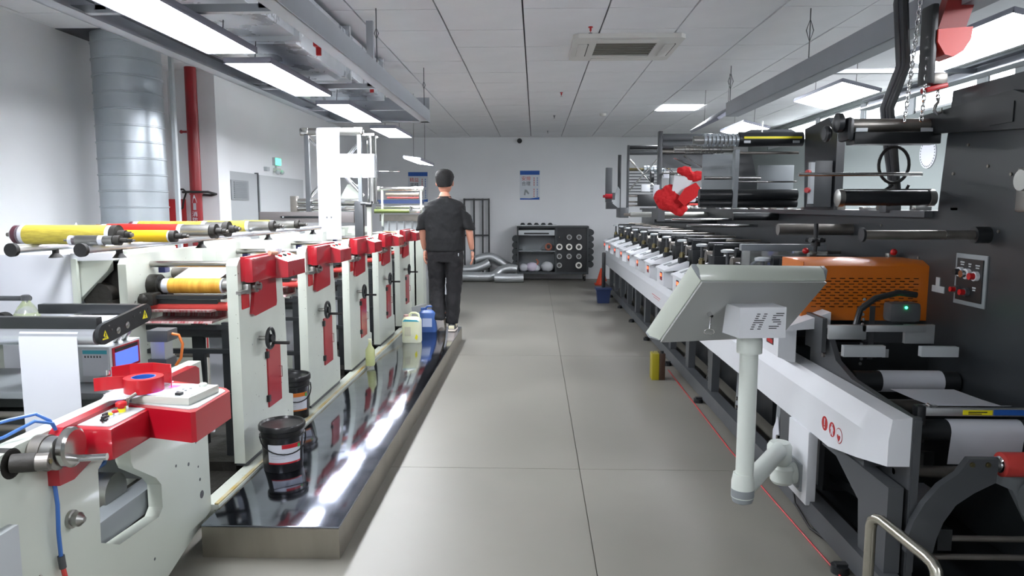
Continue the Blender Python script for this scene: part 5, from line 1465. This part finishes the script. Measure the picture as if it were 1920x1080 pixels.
for k in range(9):
    y = 2.75 + 1.25 * k
    B().cyl((1.22, y, 0), (1.22, y, .03), .035, n=14).box(1.2, 1.27, y - .015, y + .015, .02, .04).go('leveling_foot', black_m, r)
bx('inner_belly', black_m, r, 1.45, 1.89, 4.3, YE, .12, .62)
for y in (3.75, 3.95):
    bx('inner_white_bar', lgrey_m, r, 1.42, 1.85, y, y + .06, .30 if y < 3.8 else .22, .34 if y < 3.8 else .26)
B().prism([(3.85, .14), (3.97, .10), (3.97, .20), (3.9, .3)], 'x', 1.345, 1.35).go('paper_bit', paper_m, r)

r = thing('white_beam', 'long white bevelled beam along the right press with three round red safety marks', 'beam', (1.28, 8, .44))
b = B()
secs = [(2.54, .03, .516, .69), (2.66, 0, .50, .69), (2.72, 0, .487, .69), (2.98, 0, .44, .69), (YE, 0, .44, .69)]
rings = []
for y, dx, zb, zt in secs:
    rings.append([b.bm.verts.new(p) for p in ((1.245 + dx, y, zb), (1.245 + dx, y, .612), (1.285, y, zt), (1.355, y, zt + .008), (1.355, y, zb))])
for i in range(len(rings) - 1):
    for k in range(5): b.bm.faces.new((rings[i][k], rings[i][(k + 1) % 5], rings[i + 1][(k + 1) % 5], rings[i + 1][k]))
b.bm.faces.new(rings[0][::-1]); b.bm.faces.new(rings[-1])
b.go('beam_cover', white2_m, r, smooth=20)
bx('beam_end_plate', dark_m, r, 1.355, 1.385, 2.535, 2.56, .10, .70)
bx('leg_cover', white2_m, r, 1.235, 1.279, 3.17, 3.42, .095, .44, .006)
B().box(1.2435, 1.2445, 7.1, 7.6, .53, .54).box(1.2435, 1.2445, 7.15, 7.5, .51, .517).go('faint_print', mat('faint_red', '#c98a8f', .6), r)
# three safety marks: centre y / z from the beam face
def oval(y, z, ry, rz, x, m_, name, par, n=28):
    return B().prism([(y + ry * math.cos(2 * PI * k / n), z + rz * math.sin(2 * PI * k / n)) for k in range(n)], 'x', x - .0008, x).go(name, m_, par)
X = 1.2445
ym = [3.025, 2.948, 2.878]; zm = [.527, .524, .520]
m1 = oval(ym[0], zm[0], .030, .031, X, red2_m, 'warning_mark', r)
B().prism([(ym[0] - .005, zm[0] + .022), (ym[0] + .005, zm[0] + .022), (ym[0] + .003, zm[0] - .008), (ym[0] - .003, zm[0] - .008)], 'x', X - .0014, X - .0008).prism([(ym[0] - .004, zm[0] - .021), (ym[0] + .004, zm[0] - .021), (ym[0] + .004, zm[0] - .013), (ym[0] - .004, zm[0] - .013)], 'x', X - .0014, X - .0008).go('exclamation', paper_m, m1)
m2 = oval(ym[1], zm[1], .030, .031, X, red2_m, 'warning_mark', r)
y, z = ym[1], zm[1]
B().prism([(y - .013, z - .024), (y - .005, z - .024), (y, z - .008), (y + .005, z - .024), (y + .013, z - .024), (y + .008, z + .008), (y + .014, z - .004), (y + .017, z), (y + .008, z + .013), (y - .008, z + .013), (y - .017, z), (y - .014, z - .004), (y - .008, z + .008)], 'x', X - .0014, X - .0008)\
    .prism([(y + .005 * math.cos(2 * PI * k / 10), z + .019 + .005 * math.sin(2 * PI * k / 10)) for k in range(10)], 'x', X - .0014, X - .0008).go('figure', paper_m, m2)
m3 = oval(ym[2], zm[2], .031, .032, X, red2_m, 'warning_mark', r)
oval(ym[2], zm[2], .028, .029, X - .0008, white2_m, 'mark_face', m3)
y, z = ym[2], zm[2] - .006
B().prism([(y, z - .020), (y + .014, z - .004), (y + .016, z + .006), (y + .008, z + .010), (y, z + .004), (y - .008, z + .010), (y - .016, z + .006), (y - .014, z - .004)], 'x', X - .0024, X - .0016).go('heart', red2_m, m3)

# print stations on the white beam
def station(yc):
    r = thing('print_station', '', 'printing unit', (1.3, yc, .69), 'print stations of the right press')
    b = B()
    b.hull([(x, y, z) for (x, z) in ((1.18, .725), (1.18, .865), (1.265, .885), (1.265, .70), (1.245, .70)) for y in (yc - .19, yc + .15)])
    b.go('console_body', white2_m, r)
    B().hull([(x, y, z) for (x, z) in ((1.175, .862), (1.175, .875), (1.40, .955), (1.40, .88)) for y in (yc - .25, yc + .22)]).go('sloped_top', white2_m, r)
    def onslope(u, y, d=0): return (1.175 + .225 * u, y, .875 + .08 * u + d)
    for (u0, u1, y0, y1, m_) in ((.30, .80, yc - .12, yc - .02, mid_m), (.25, .55, yc + .04, yc + .12, mid_m)):
        B().hull([onslope(u, y, d) for u in (u0, u1) for y in (y0, y1) for d in (.0, .0035)]).go('key_panel', m_, r)
    d_ = bx('display', black_m, r, 1.1775, 1.18, yc - .12, yc - .02, .77, .845)
    bx('red_digits', ledr_m, d_, 1.1765, 1.1775, yc - .105, yc - .04, .805, .832)
    bx('display_keys', red2_m, d_, 1.1765, 1.1775, yc - .115, yc - .03, .776, .795)
    return r
def mechanism(r):
    yc = ORG[r].y
    B().box(1.42, 1.89, yc - .28, yc - .08, .70, 1.06, .01).box(1.42, 1.89, yc - .08, yc + .22, .70, .98, .01).go('housing', black_m, r)
    B().hull([(1.41, yc - .26, .74), (1.50, yc - .26, .74), (1.43, yc - .26, 1.15), (1.50, yc - .26, 1.15), (1.41, yc - .20, .74), (1.50, yc - .20, .74), (1.43, yc - .20, 1.15), (1.50, yc - .20, 1.15)]).go('side_bracket', black_m, r)
    cy('impression_roller', dsteel_m, r, (1.42, yc, 1.04), (1.89, yc, 1.04), .05, n=24)
    cy('upper_roller', black_m, r, (1.40, yc - .16, 1.13), (1.89, yc - .16, 1.13), .035, n=20)
    cy('guide_rod', dsteel_m, r, (1.60, yc + .06, 1.17), (1.89, yc + .06, 1.17), .010, n=10)
    B().lathe([(.045, 0), (.048, .006), (.048, .016), (.03, .022)], (1.36, yc - .12, 1.13), n=22).go('grey_disc', lgrey_m, r)
    B().cyl((1.36, yc - .12, 1.02), (1.36, yc - .12, 1.13), .012, n=12).go('disc_stem', dark_m, r)
    B().lathe([(.026, 0), (.026, .035), (.020, .037), (.020, .05)], (1.36, yc - .12, .985), n=18).go('knurled_nut', brass_m, r)
    B().box(1.33, 1.40, yc - .16, yc - .07, .92, .985, .006).go('adjuster_block', black_m, r)
st = station(3.645)
ST = ['nearest print station on the white beam, mostly hidden behind the control pendant', 'second print station on the white beam, hidden behind the pendant head', 'third print station on the white beam, behind the pendant',
      'fourth print station, its red display just left of the pendant edge', 'fifth print station on the white beam, counted from the viewer', 'sixth print station on the white beam, in the middle of the row', 'seventh print station on the white beam from the viewer',
      'eighth print station on the white beam from the viewer', 'fourth from last print station on the white beam', 'third from last print station on the white beam', 'last but one print station on the white beam', 'farthest and smallest print station at the end of the white beam']
st['label'] = ST[0]
st1 = station(3.645 + .785); mechanism(st1); st1['label'] = ST[1]
for k in range(2, 12): dup(st1, (1.3, 3.645 + .785 * k, .69), ST[k])

# plastic guard and grey bar behind the pendant
r = thing('clear_guard', 'clear plastic guard hanging from a grey bar behind the pendant', 'guard', (1.6, 4.4, 1.2))
B().box(1.25, 1.76, 4.38, 4.43, 1.185, 1.225, .006).go('grey_bar', mid_m, r)
B().sheet([[(x, 4.37 - .02 * math.sin(k * 1.7), z) for k, x in enumerate([1.25 + .042 * i for i in range(13)])] for z in (1.185, 1.14, 1.09, 1.05)], .002).go('plastic_sheet', clear_m, r)
B().cyl((1.42, 4.35, 1.12), (1.62, 4.36, 1.07), .008).tube([(1.3, 4.36, 1.10), (1.36, 4.35, 1.14), (1.42, 4.35, 1.12), (1.46, 4.35, 1.06)], .008).go('air_tube', mid_m, r)

# control pendant
r = thing('control_pendant', 'swivelling white and grey control pendant with slotted letters on a pale post arm', 'control panel', (.87, 2.95, .3))
RZ = Matrix.Rotation(.442, 3, 'Z') @ Matrix.Rotation(.704, 3, 'X') @ Matrix.Rotation(.06, 3, 'Y')
PC = Vector((.865, 2.95, 1.018))
def pl(x, y, z): return PC + RZ @ Vector((x, y, z))
w2, l2 = .3315, .176
grey_b = mat('pendant_grey', '#a6a9a7', .4)
B().hull([pl(x, y, z) for y, ix, iz in ((0, 0, 0), (.012, -.004, -.004)) for x in (-w2 - ix, w2 + ix) for z in (-l2 - iz, l2 + iz)]).go('back_plate', grey_b, r)
hb = B().hull([pl(x, y, z) for y, e_ in ((.012, 0), (.05, .022), (.075, .022), (.085, .012)) for x in (-w2 - e_, w2 + e_) for z in (-l2 - e_, l2 + e_)])
hb.go('pendant_housing', white_m, r)
for sx in (-1, 1):
    for sz in (-1, 1):
        e1, e2 = .0235, .0135
        B().hull([pl(sx * (w2 + a_), y, sz * (l2 + c_)) for y, a_, c_ in ((.012, -.004, -.012), (.012, .001, .001), (.05, e1, e1), (.05, e1 - .004, e1 - .022), (.05, e1 - .022, e1), (.075, e1, e1), (.075, e1 - .022, e1), (.085, e2, e2))]).go('grey_corner', mid_m, r)
B().hull([pl(x, y, z) for y in (.085, .088) for x in (-w2 + .03, w2 - .03) for z in (-l2 + .03, l2 - .03)]).go('touch_screen', screen_m, r)
# lock key
B().cyl(pl(-.19, 0, .0), pl(-.19, -.02, .0), .010, n=14).go('lock', chrome_m, r)
kp_ = pl(-.19, -.015, .0)
B().tube([kp_, kp_ + Vector((-.004, -.01, -.03)), kp_ + Vector((-.006, -.01, -.05))], .004, n=6).tube([kp_ + Vector((-.006 + .02 * math.cos(2 * PI * k / 14), -.01, -.062 + .012 * math.sin(2 * PI * k / 14))) for k in range(14)], .002, n=6, closed=True).go('key_ring', chrome_m, r)
# white mounting block with the slotted letters
bc = Vector((.880, 2.76, 1.005))
RB = Matrix.Rotation(.10, 3, 'Z')
def pb(x, y, z): return bc + RB @ Vector((x, y, z))
bw, bh = .092, .060
B().hull([pb(-bw, 0, -bh), pb(bw, 0, -bh), pb(bw, 0, bh), pb(-bw, 0, bh), pb(-bw - .03, .10, -bh * .9), pb(bw, .10, -bh), pb(bw, .12, bh), pb(-bw - .01, .12, bh)]).go('mounting_block', white2_m, r)
# letters H S built of dark slits, slanted
slit = B()
def sl_(x, z, w): slit.hull([pb(x + a, y, z + c_) for a in (0, w) for y in (-.0012, .0004) for c_ in (-.0016, .0016)])
for k in range(8):
    z = .034 - k * .0083; sh_ = -.0036 * k
    if k in (3, 4): sl_(-.028 + sh_ + .004, z, .040)
    else: sl_(-.024 + sh_, z, .013); sl_(.004 + sh_, z, .013)
sp_ = [(.052, .032), (.040, .040), (.038, .014), (.036, .032), (.040, .032), (.058, .013), (.024, .040), (.024, .031)]
for k, (x, w) in enumerate(sp_): sl_(x, .036 - k * .0083, w)
slit.go('slotted_letters', black_m, r, smooth=0, kind='stuff')
post_m = mat('post_white', '#ccd3cc', .35)
px0, py0 = .862, 2.86
B().lathe([(.050, .868), (.050, .92), (.046, .94)], (px0, py0, 0), n=26).go('post_collar', post_m, r)
B().cyl((px0, py0, .36), (px0, py0, .88), .036, n=26).go('post', post_m, r)
B().lathe([(.036, .255), (.046, .265), (.046, .33), (.040, .365)], (px0 - .005, py0, 0), n=26).go('lower_joint', post_m, r)
B().lathe([(.020, .235), (.040, .245), (.0465, .27), (.0465, .30)], (px0 - .005, py0, 0), n=26).go('joint_cap', mid_m, r)
B().cyl((px0, py0, .298), (1.14, 3.27, .32), .040, n=24).go('swing_arm', post_m, r)
B().lathe([(.044, .25), (.056, .27), (.056, .335), (.044, .355)], (1.15, 3.29, 0), n=26).go('upper_elbow', post_m, r)
B().lathe([(.044, .16), (.055, .175), (.055, .235), (.044, .25)], (1.165, 3.28, 0), n=26).cyl((1.165, 3.28, .205), (1.236, 3.29, .205), .05, n=24).go('wall_elbow', post_m, r)
B().box(1.225, 1.236, 3.22, 3.36, .14, .27, .004).cyl((1.215, 3.24, .16), (1.225, 3.24, .16), .007).cyl((1.215, 3.34, .16), (1.225, 3.34, .16), .007).go('arm_bracket', mid_m, r)

# ---- upper turrets over the right press
def plate_thing(name, lab, loc): return thing(name, lab, 'machine', loc)
r = plate_thing('near_turret', 'upper dark roller turret with a yellow striped cylinder behind the pendant', (1.65, 5.2, 1.44))
B().prism([(4.6, 1.432), (5.1, 1.432), (5.15, 1.99), (4.75, 2.02), (4.6, 1.9)], 'x', 1.88, 1.93).go('side_plate', panel_m, r)
cb = bx('electric_box', dark_m, r, 1.76, 1.87, 4.62, 4.75, 1.45, 1.74, .004)
B().box(1.735, 1.76, 4.62, 4.66, 1.47, 1.73).go('switch_bar', lgrey_m, r)
for z in (1.555, 1.665):
    B().cyl((1.72, 4.61, z), (1.735, 4.64, z), .02, n=16).go('button_base', lgrey_m, r)
    B().cyl((1.705, 4.60, z), (1.72, 4.61, z), .017, n=16).go('red_button', red2_m, r)
B().prism([(5.15, 1.44), (5.2, 1.44), (5.2, 1.84), (5.13, 1.85)], 'x', 1.40, 1.43).go('slanted_bar', mid_m, r)
yc_ = cy('black_cylinder', black_m, r, (1.435, 5.2, 1.925), (1.88, 5.2, 1.925), .052, n=30)
bx('yellow_strip', yel_m, yc_, 1.46, 1.86, 5.14, 5.15, 1.925, 1.94)
for x in (1.46, 1.80): bx('grey_tag', lgrey_m, yc_, x, x + .045, 5.142, 5.15, 1.895, 1.912)
B().hull([(1.46, 5.22, 1.97), (1.86, 5.22, 1.97), (1.54, 5.25, 2.0), (1.82, 5.25, 2.0), (1.46, 5.35, 1.97), (1.86, 5.35, 1.97), (1.54, 5.3, 2.0), (1.82, 5.3, 2.0)]).go('top_cover', dark_m, r)
ar = B().cyl((1.12, 5.2, 1.92), (1.435, 5.2, 1.92), .030, n=26)
ar.go('air_shaft', brushed_m, r)
for k in range(9):
    x = 1.19 + k * .028
    B().cyl((x, 5.2, 1.92), (x + .018, 5.2, 1.92), .046, n=26).go('shaft_ring', galv_m, r)
cy('air_shaft', brushed_m, r, (1.0, 5.28, 1.862), (1.42, 5.28, 1.862), .022, n=22)
for k in range(10):
    x = 1.08 + k * .028
    B().cyl((x, 5.28, 1.862), (x + .02, 5.28, 1.862), .028, n=22).go('shaft_ring', brushed_m, r)
for (x0_, x1_, z, rr_, m_) in ((1.41, 1.86, 1.83, .010, dsteel_m), (1.20, 1.60, 1.655, .012, steel_m), (1.42, 1.86, 1.628, .006, steel_m), (1.17, 1.86, 1.535, .040, black_m), (1.17, 1.86, 1.475, .030, black_m)):
    cy('roller', m_, r, (x0_, 5.2, z), (x1_, 5.2, z), rr_, n=22)
B().box(1.62, 1.87, 5.3, 5.34, 1.50, 1.75, .002).go('grey_box', mid_m, r)
B().box(1.28, 1.60, 5.6, 5.62, 1.55, 1.85).go('reflecting_panel', mid_m, r)
B().prism([(1.52, 1.85), (1.62, 1.85), (1.70, 1.50), (1.54, 1.50)], 'y', 5.5, 5.54).go('dark_guard', black_m, r)
B().cyl((1.60, 5.2, 1.97), (1.60, 5.2, 2.05), .006).go('pin', steel_m, r)

r = plate_thing('middle_turret', 'middle upper turret with flat side plates, diagonal rods and white end caps', (1.6, 7.7, 1.44))
B().box(1.29, 1.33, 7.66, 7.74, 1.30, 2.24, .004).box(1.855, 1.89, 7.66, 7.74, 1.44, 2.18, .004).go('side_plate', dark_m, r)
for (z, rr_, m_) in ((2.17, .045, dark_m), (2.10, .045, dark_m), (2.03, .02, dsteel_m), (1.80, .018, steel_m), (1.62, .03, black_m), (1.52, .035, black_m)):
    cy('roller', m_, r, (1.33, 7.7, z), (1.855, 7.7, z), rr_, n=22)
B().box(1.33, 1.86, 7.75, 7.77, 1.86, 2.12).go('cross_plate', dark_m, r)
for (a_, b_) in (((1.36, 7.68, 1.86), (1.60, 7.68, 1.72)), ((1.56, 7.68, 1.98), (1.80, 7.68, 1.84)), ((1.44, 7.62, 1.96), (1.62, 7.62, 1.88))):
    cy('diagonal_rod', chrome_m, r, a_, b_, .009, n=10)
for (x, z) in ((1.37, 1.78), (1.82, 1.78), (1.27, 1.62)): B().box(x - .03, x + .03, 7.62, 7.66, z - .03 * (2 if x < 1.3 else 1), z + .03 * (2 if x < 1.3 else 1), .004).go('white_cap', paper_m, r)
cy('red_roll', rollred_m, r, (1.62, 7.66, 1.475), (1.84, 7.66, 1.475), .012, n=14)
B().box(1.27, 1.34, 7.5, 7.9, 1.30, 1.44).go('turret_foot', dark_m, r)
B().box(1.86, 1.9, 7.5, 7.9, 1.43, 1.46).go('turret_foot', dark_m, r)

r = plate_thing('far_turret', 'farthest upper turret with crossed rods, stacked rollers and a red knob', (1.5, 10.1, 1.3))
B().box(1.27, 1.30, 10.08, 10.14, 1.44, 2.30, .003).box(1.86, 1.89, 10.08, 10.14, 1.44, 2.30, .003).go('side_plate', dark_m, r)
B().box(1.18, 1.225, 10.4, 10.44, 1.40, 2.19, .003).go('outer_plate', black_m, r)
B().box(1.17, 1.29, 10.0, 10.45, 1.30, 1.44, .003).go('turret_foot', dark_m, r)
for (z, rr_, m_) in ((2.27, .028, black_m), (2.20, .035, dark_m)): cy('roller', m_, r, (1.30, 10.1, z), (1.86, 10.1, z), rr_, n=20)
for k in range(9): cy('thin_bar', dark_m, r, (1.30, 10.2, 1.62 + k * .042), (1.70, 10.2, 1.62 + k * .042), .007, n=8)
sh2 = cy('air_shaft', brass_m, r, (1.30, 10.1, 1.97), (1.85, 10.1, 1.97), .018, n=16)
for k in range(7): B().cyl((1.50 + k * .045, 10.1, 1.97), (1.535 + k * .045, 10.1, 1.97), .05, n=22).go('shaft_ring', galv_m, sh2)
cy('diagonal_rod', chrome_m, r, (1.30, 10.06, 2.10), (1.66, 10.06, 1.72), .014, n=12)
cy('diagonal_rod', brushed_m, r, (1.30, 10.04, 1.68), (1.68, 10.04, 2.10), .012, n=12)
B().cyl((1.58, 10.0, 1.86), (1.62, 10.0, 1.86), .08, n=22).go('black_disc', black_m, r)
B().box(1.46, 1.58, 10.0, 10.06, 1.66, 1.76, .004).go('white_block', white2_m, r)
B().box(1.42, 1.76, 10.0, 10.1, 1.46, 1.62, .006).go('gear_block', black_m, r)
for z in (1.60, 1.52, 1.47): cy('roller', dsteel_m, r, (1.30, 10.1, z), (1.86, 10.1, z), .012, n=12)
B().box(1.03, 1.12, 10.6, 10.7, 1.52, 2.02, .004).go('grey_box', dark_m, r)
B().hull([(1.10, 10.3, 1.50), (1.20, 10.3, 1.42), (1.20, 10.3, 1.70), (1.17, 10.3, 1.74), (1.10, 10.34, 1.50), (1.20, 10.34, 1.42), (1.20, 10.34, 1.70), (1.17, 10.34, 1.74)]).go('pale_guard', lgrey_m, r)
B().box(1.03, 1.2, 10.5, 10.62, 1.42, 1.52, .004).go('box_bracket', dark_m, r)
B().cyl((.99, 10.3, 1.60), (1.09, 10.3, 1.60), .035, n=14).cyl((.96, 10.3, 1.60), (.99, 10.3, 1.60), .02).go('red_knob', red_m, r)
B().box(1.09, 1.13, 10.29, 10.33, 1.55, 1.65).go('knob_base', dark_m, r)

# red and white cloth hanging from the turret
r = thing('hanging_cloth', 'red and white cloth bundle hanging from the middle turret', 'cloth', (1.3, 6.7, 1.4))
b = B()
for (x, z, s_) in ((1.20, 1.52, .10), (1.28, 1.50, .10), (1.24, 1.58, .08), (1.33, 1.44, .075), (1.36, 1.52, .08), (1.15, 1.55, .06)):
    b.sph((x, 6.7, z), s_, (1, .5, 1), n=14, m=10)
o = b.go('red_bag', redcloth_m, r, smooth=80)
def rm(o, vs=.02, st=.012):
    m1_ = o.modifiers.new('r', 'REMESH'); m1_.mode = 'VOXEL'; m1_.voxel_size = vs * .6
    tx_ = bpy.data.textures.new(o.name, 'CLOUDS'); tx_.noise_scale = .05
    d_ = o.modifiers.new('d', 'DISPLACE'); d_.texture = tx_; d_.strength = st * 2.5
rm(o)
o = B().hull([(1.25, 6.66, 1.60), (1.33, 6.66, 1.55), (1.27, 6.66, 1.74), (1.38, 6.66, 1.72), (1.44, 6.66, 1.69), (1.26, 6.72, 1.62), (1.38, 6.72, 1.72), (1.44, 6.72, 1.69), (1.33, 6.72, 1.56)]).go('white_band', mat('white_fabric', '#cfd0d2', .9), r); 
o = B().hull([(1.30, 6.62, 1.52), (1.36, 6.62, 1.46), (1.36, 6.62, 1.62), (1.46, 6.62, 1.67), (1.50, 6.62, 1.62), (1.47, 6.62, 1.54), (1.30, 6.68, 1.52), (1.46, 6.68, 1.67), (1.49, 6.68, 1.55)]).go('red_band', redcloth_m, r)
o = B().box(1.36, 1.47, 6.64, 6.70, 1.49, 1.58, .02).go('white_tag', paper_m, r)
o = B().sph((1.36, 6.67, 1.78), .055, (1.3, .5, .8)).sph((1.46, 6.67, 1.73), .06, (1.5, .5, .8)).go('red_tail', redcloth_m, r, smooth=80); rm(o)
B().cyl((1.40, 6.67, 1.76), (1.34, 7.66, 1.80), .006).go('hook_rod', dsteel_m, r)

# chain hoist above the near end
r = thing('chain_hoist', 'red chain hoist with hanging chains and hook above the near end of the right press', 'hoist', (1.86, 3.4, 1.9))
hr_m = mat('hoist_red', '#d6362c', .4)
B().prism([(1.785, 2.235), (1.935, 2.245), (1.93, 2.19), (1.90, 2.14), (1.86, 2.115), (1.82, 2.125), (1.785, 2.18)], 'y', 3.34, 3.46).go('hoist_body', hr_m, r)
B().prism([(1.80, 2.245), (1.92, 2.245), (1.99, 2.48), (1.87, 2.50)], 'y', 3.37, 3.43).go('hoist_arm', mat('hoist_dark_red', '#8e2420', .45), r)
B().box(1.76, 1.79, 3.35, 3.45, 2.0, 2.35, .01).go('cable_duct', black_m, r)
cy('hanging_rod', dsteel_m, r, (1.93, 3.4, 2.48), (1.93, 3.4, ZC), .012, n=12)
def chain(p0, p1, name, m_=chrome_m, step=.022, rr=.0035, ww=.008):
    P0, P1 = Vector(p0), Vector(p1); n = int((P1 - P0).length / step); b = B()
    for k in range(n):
        c_ = P0 + (P1 - P0) * ((k + .5) / n)
        L_ = []
        for j in range(8):
            a_ = 2 * PI * j / 8
            u = ww * math.cos(a_); v_ = step * .68 * math.sin(a_)
            L_.append(c_ + (Vector((u, 0, v_)) if k % 2 else Vector((0, u, v_))))
        b.tube(L_, rr, n=5, closed=True)
    return b.go(name, m_, r)
chain((1.80, 3.4, 2.12), (1.80, 3.4, 2.0), 'load_chain')
chain((1.775, 3.38, 2.20), (1.755, 3.38, 1.84), 'hand_chain')
chain((1.745, 3.42, 2.45), (1.70, 3.42, 1.84), 'hand_chain')
B().box(1.78, 1.86, 3.37, 3.43, 2.0, 2.055, .015).go('lower_block', dsteel_m, r)
B().box(1.765, 1.865, 3.37, 3.43, 1.975, 1.998, .008, rot=Matrix.Rotation(-.25, 3, 'Y'), piv=(1.81, 3.4, 1.985)).go('red_latch', red2_m, r)
chain((1.83, 3.4, 1.98), (1.835, 3.4, 1.935), 'hook_chain')
B().tube([(1.836, 3.4, 1.945), (1.836, 3.4, 1.925), (1.825, 3.4, 1.91), (1.82, 3.4, 1.89), (1.835, 3.4, 1.872), (1.852, 3.4, 1.88), (1.855, 3.4, 1.90)], .007, n=8, radii=[.006, .007, .008, .008, .008, .006, .003]).go('hook', brushed_m, r)
r2 = thing('cable_bundle', 'thick bundle of black cables dropping from the ceiling beside the red hoist', 'cable', (1.8, 3.8, 1.5))
for k, (dx, dy) in enumerate(((0, 0), (.025, .01), (-.02, .012), (.01, -.018))):
    B().tube([(1.86 + dx, 3.75 + dy, ZC), (1.80 + dx, 3.72 + dy, 2.45), (1.83 + dx, 3.72 + dy, 2.15), (1.79 + dx, 3.78 + dy, 1.95), (1.83 + dx, 3.8 + dy, 1.75), (1.90 + dx * .5, 3.85 + dy, 1.46)], .014, n=8).go('cable', black_m if k % 2 else dark_m, r2)
B().tube([(1.80 + .075 * math.cos(2 * PI * k / 24), 3.7, 1.66 + .09 * math.sin(2 * PI * k / 24)) for k in range(24)], .008, n=8, closed=True).go('cable_loop', rubber_m, r2)
B().tube([(1.80, 3.7, 1.56), (1.74, 3.7, 1.52), (1.72, 3.72, 1.47), (1.80, 3.72, 1.46), (1.86, 3.72, 1.50), (1.88, 3.7, 1.56)], .007, n=8).go('cable_loop', rubber_m, r2)
B().box(1.84, 1.92, 3.84, 3.92, 1.42, 1.47, .006).go('cable_gland', dark_m, r2)
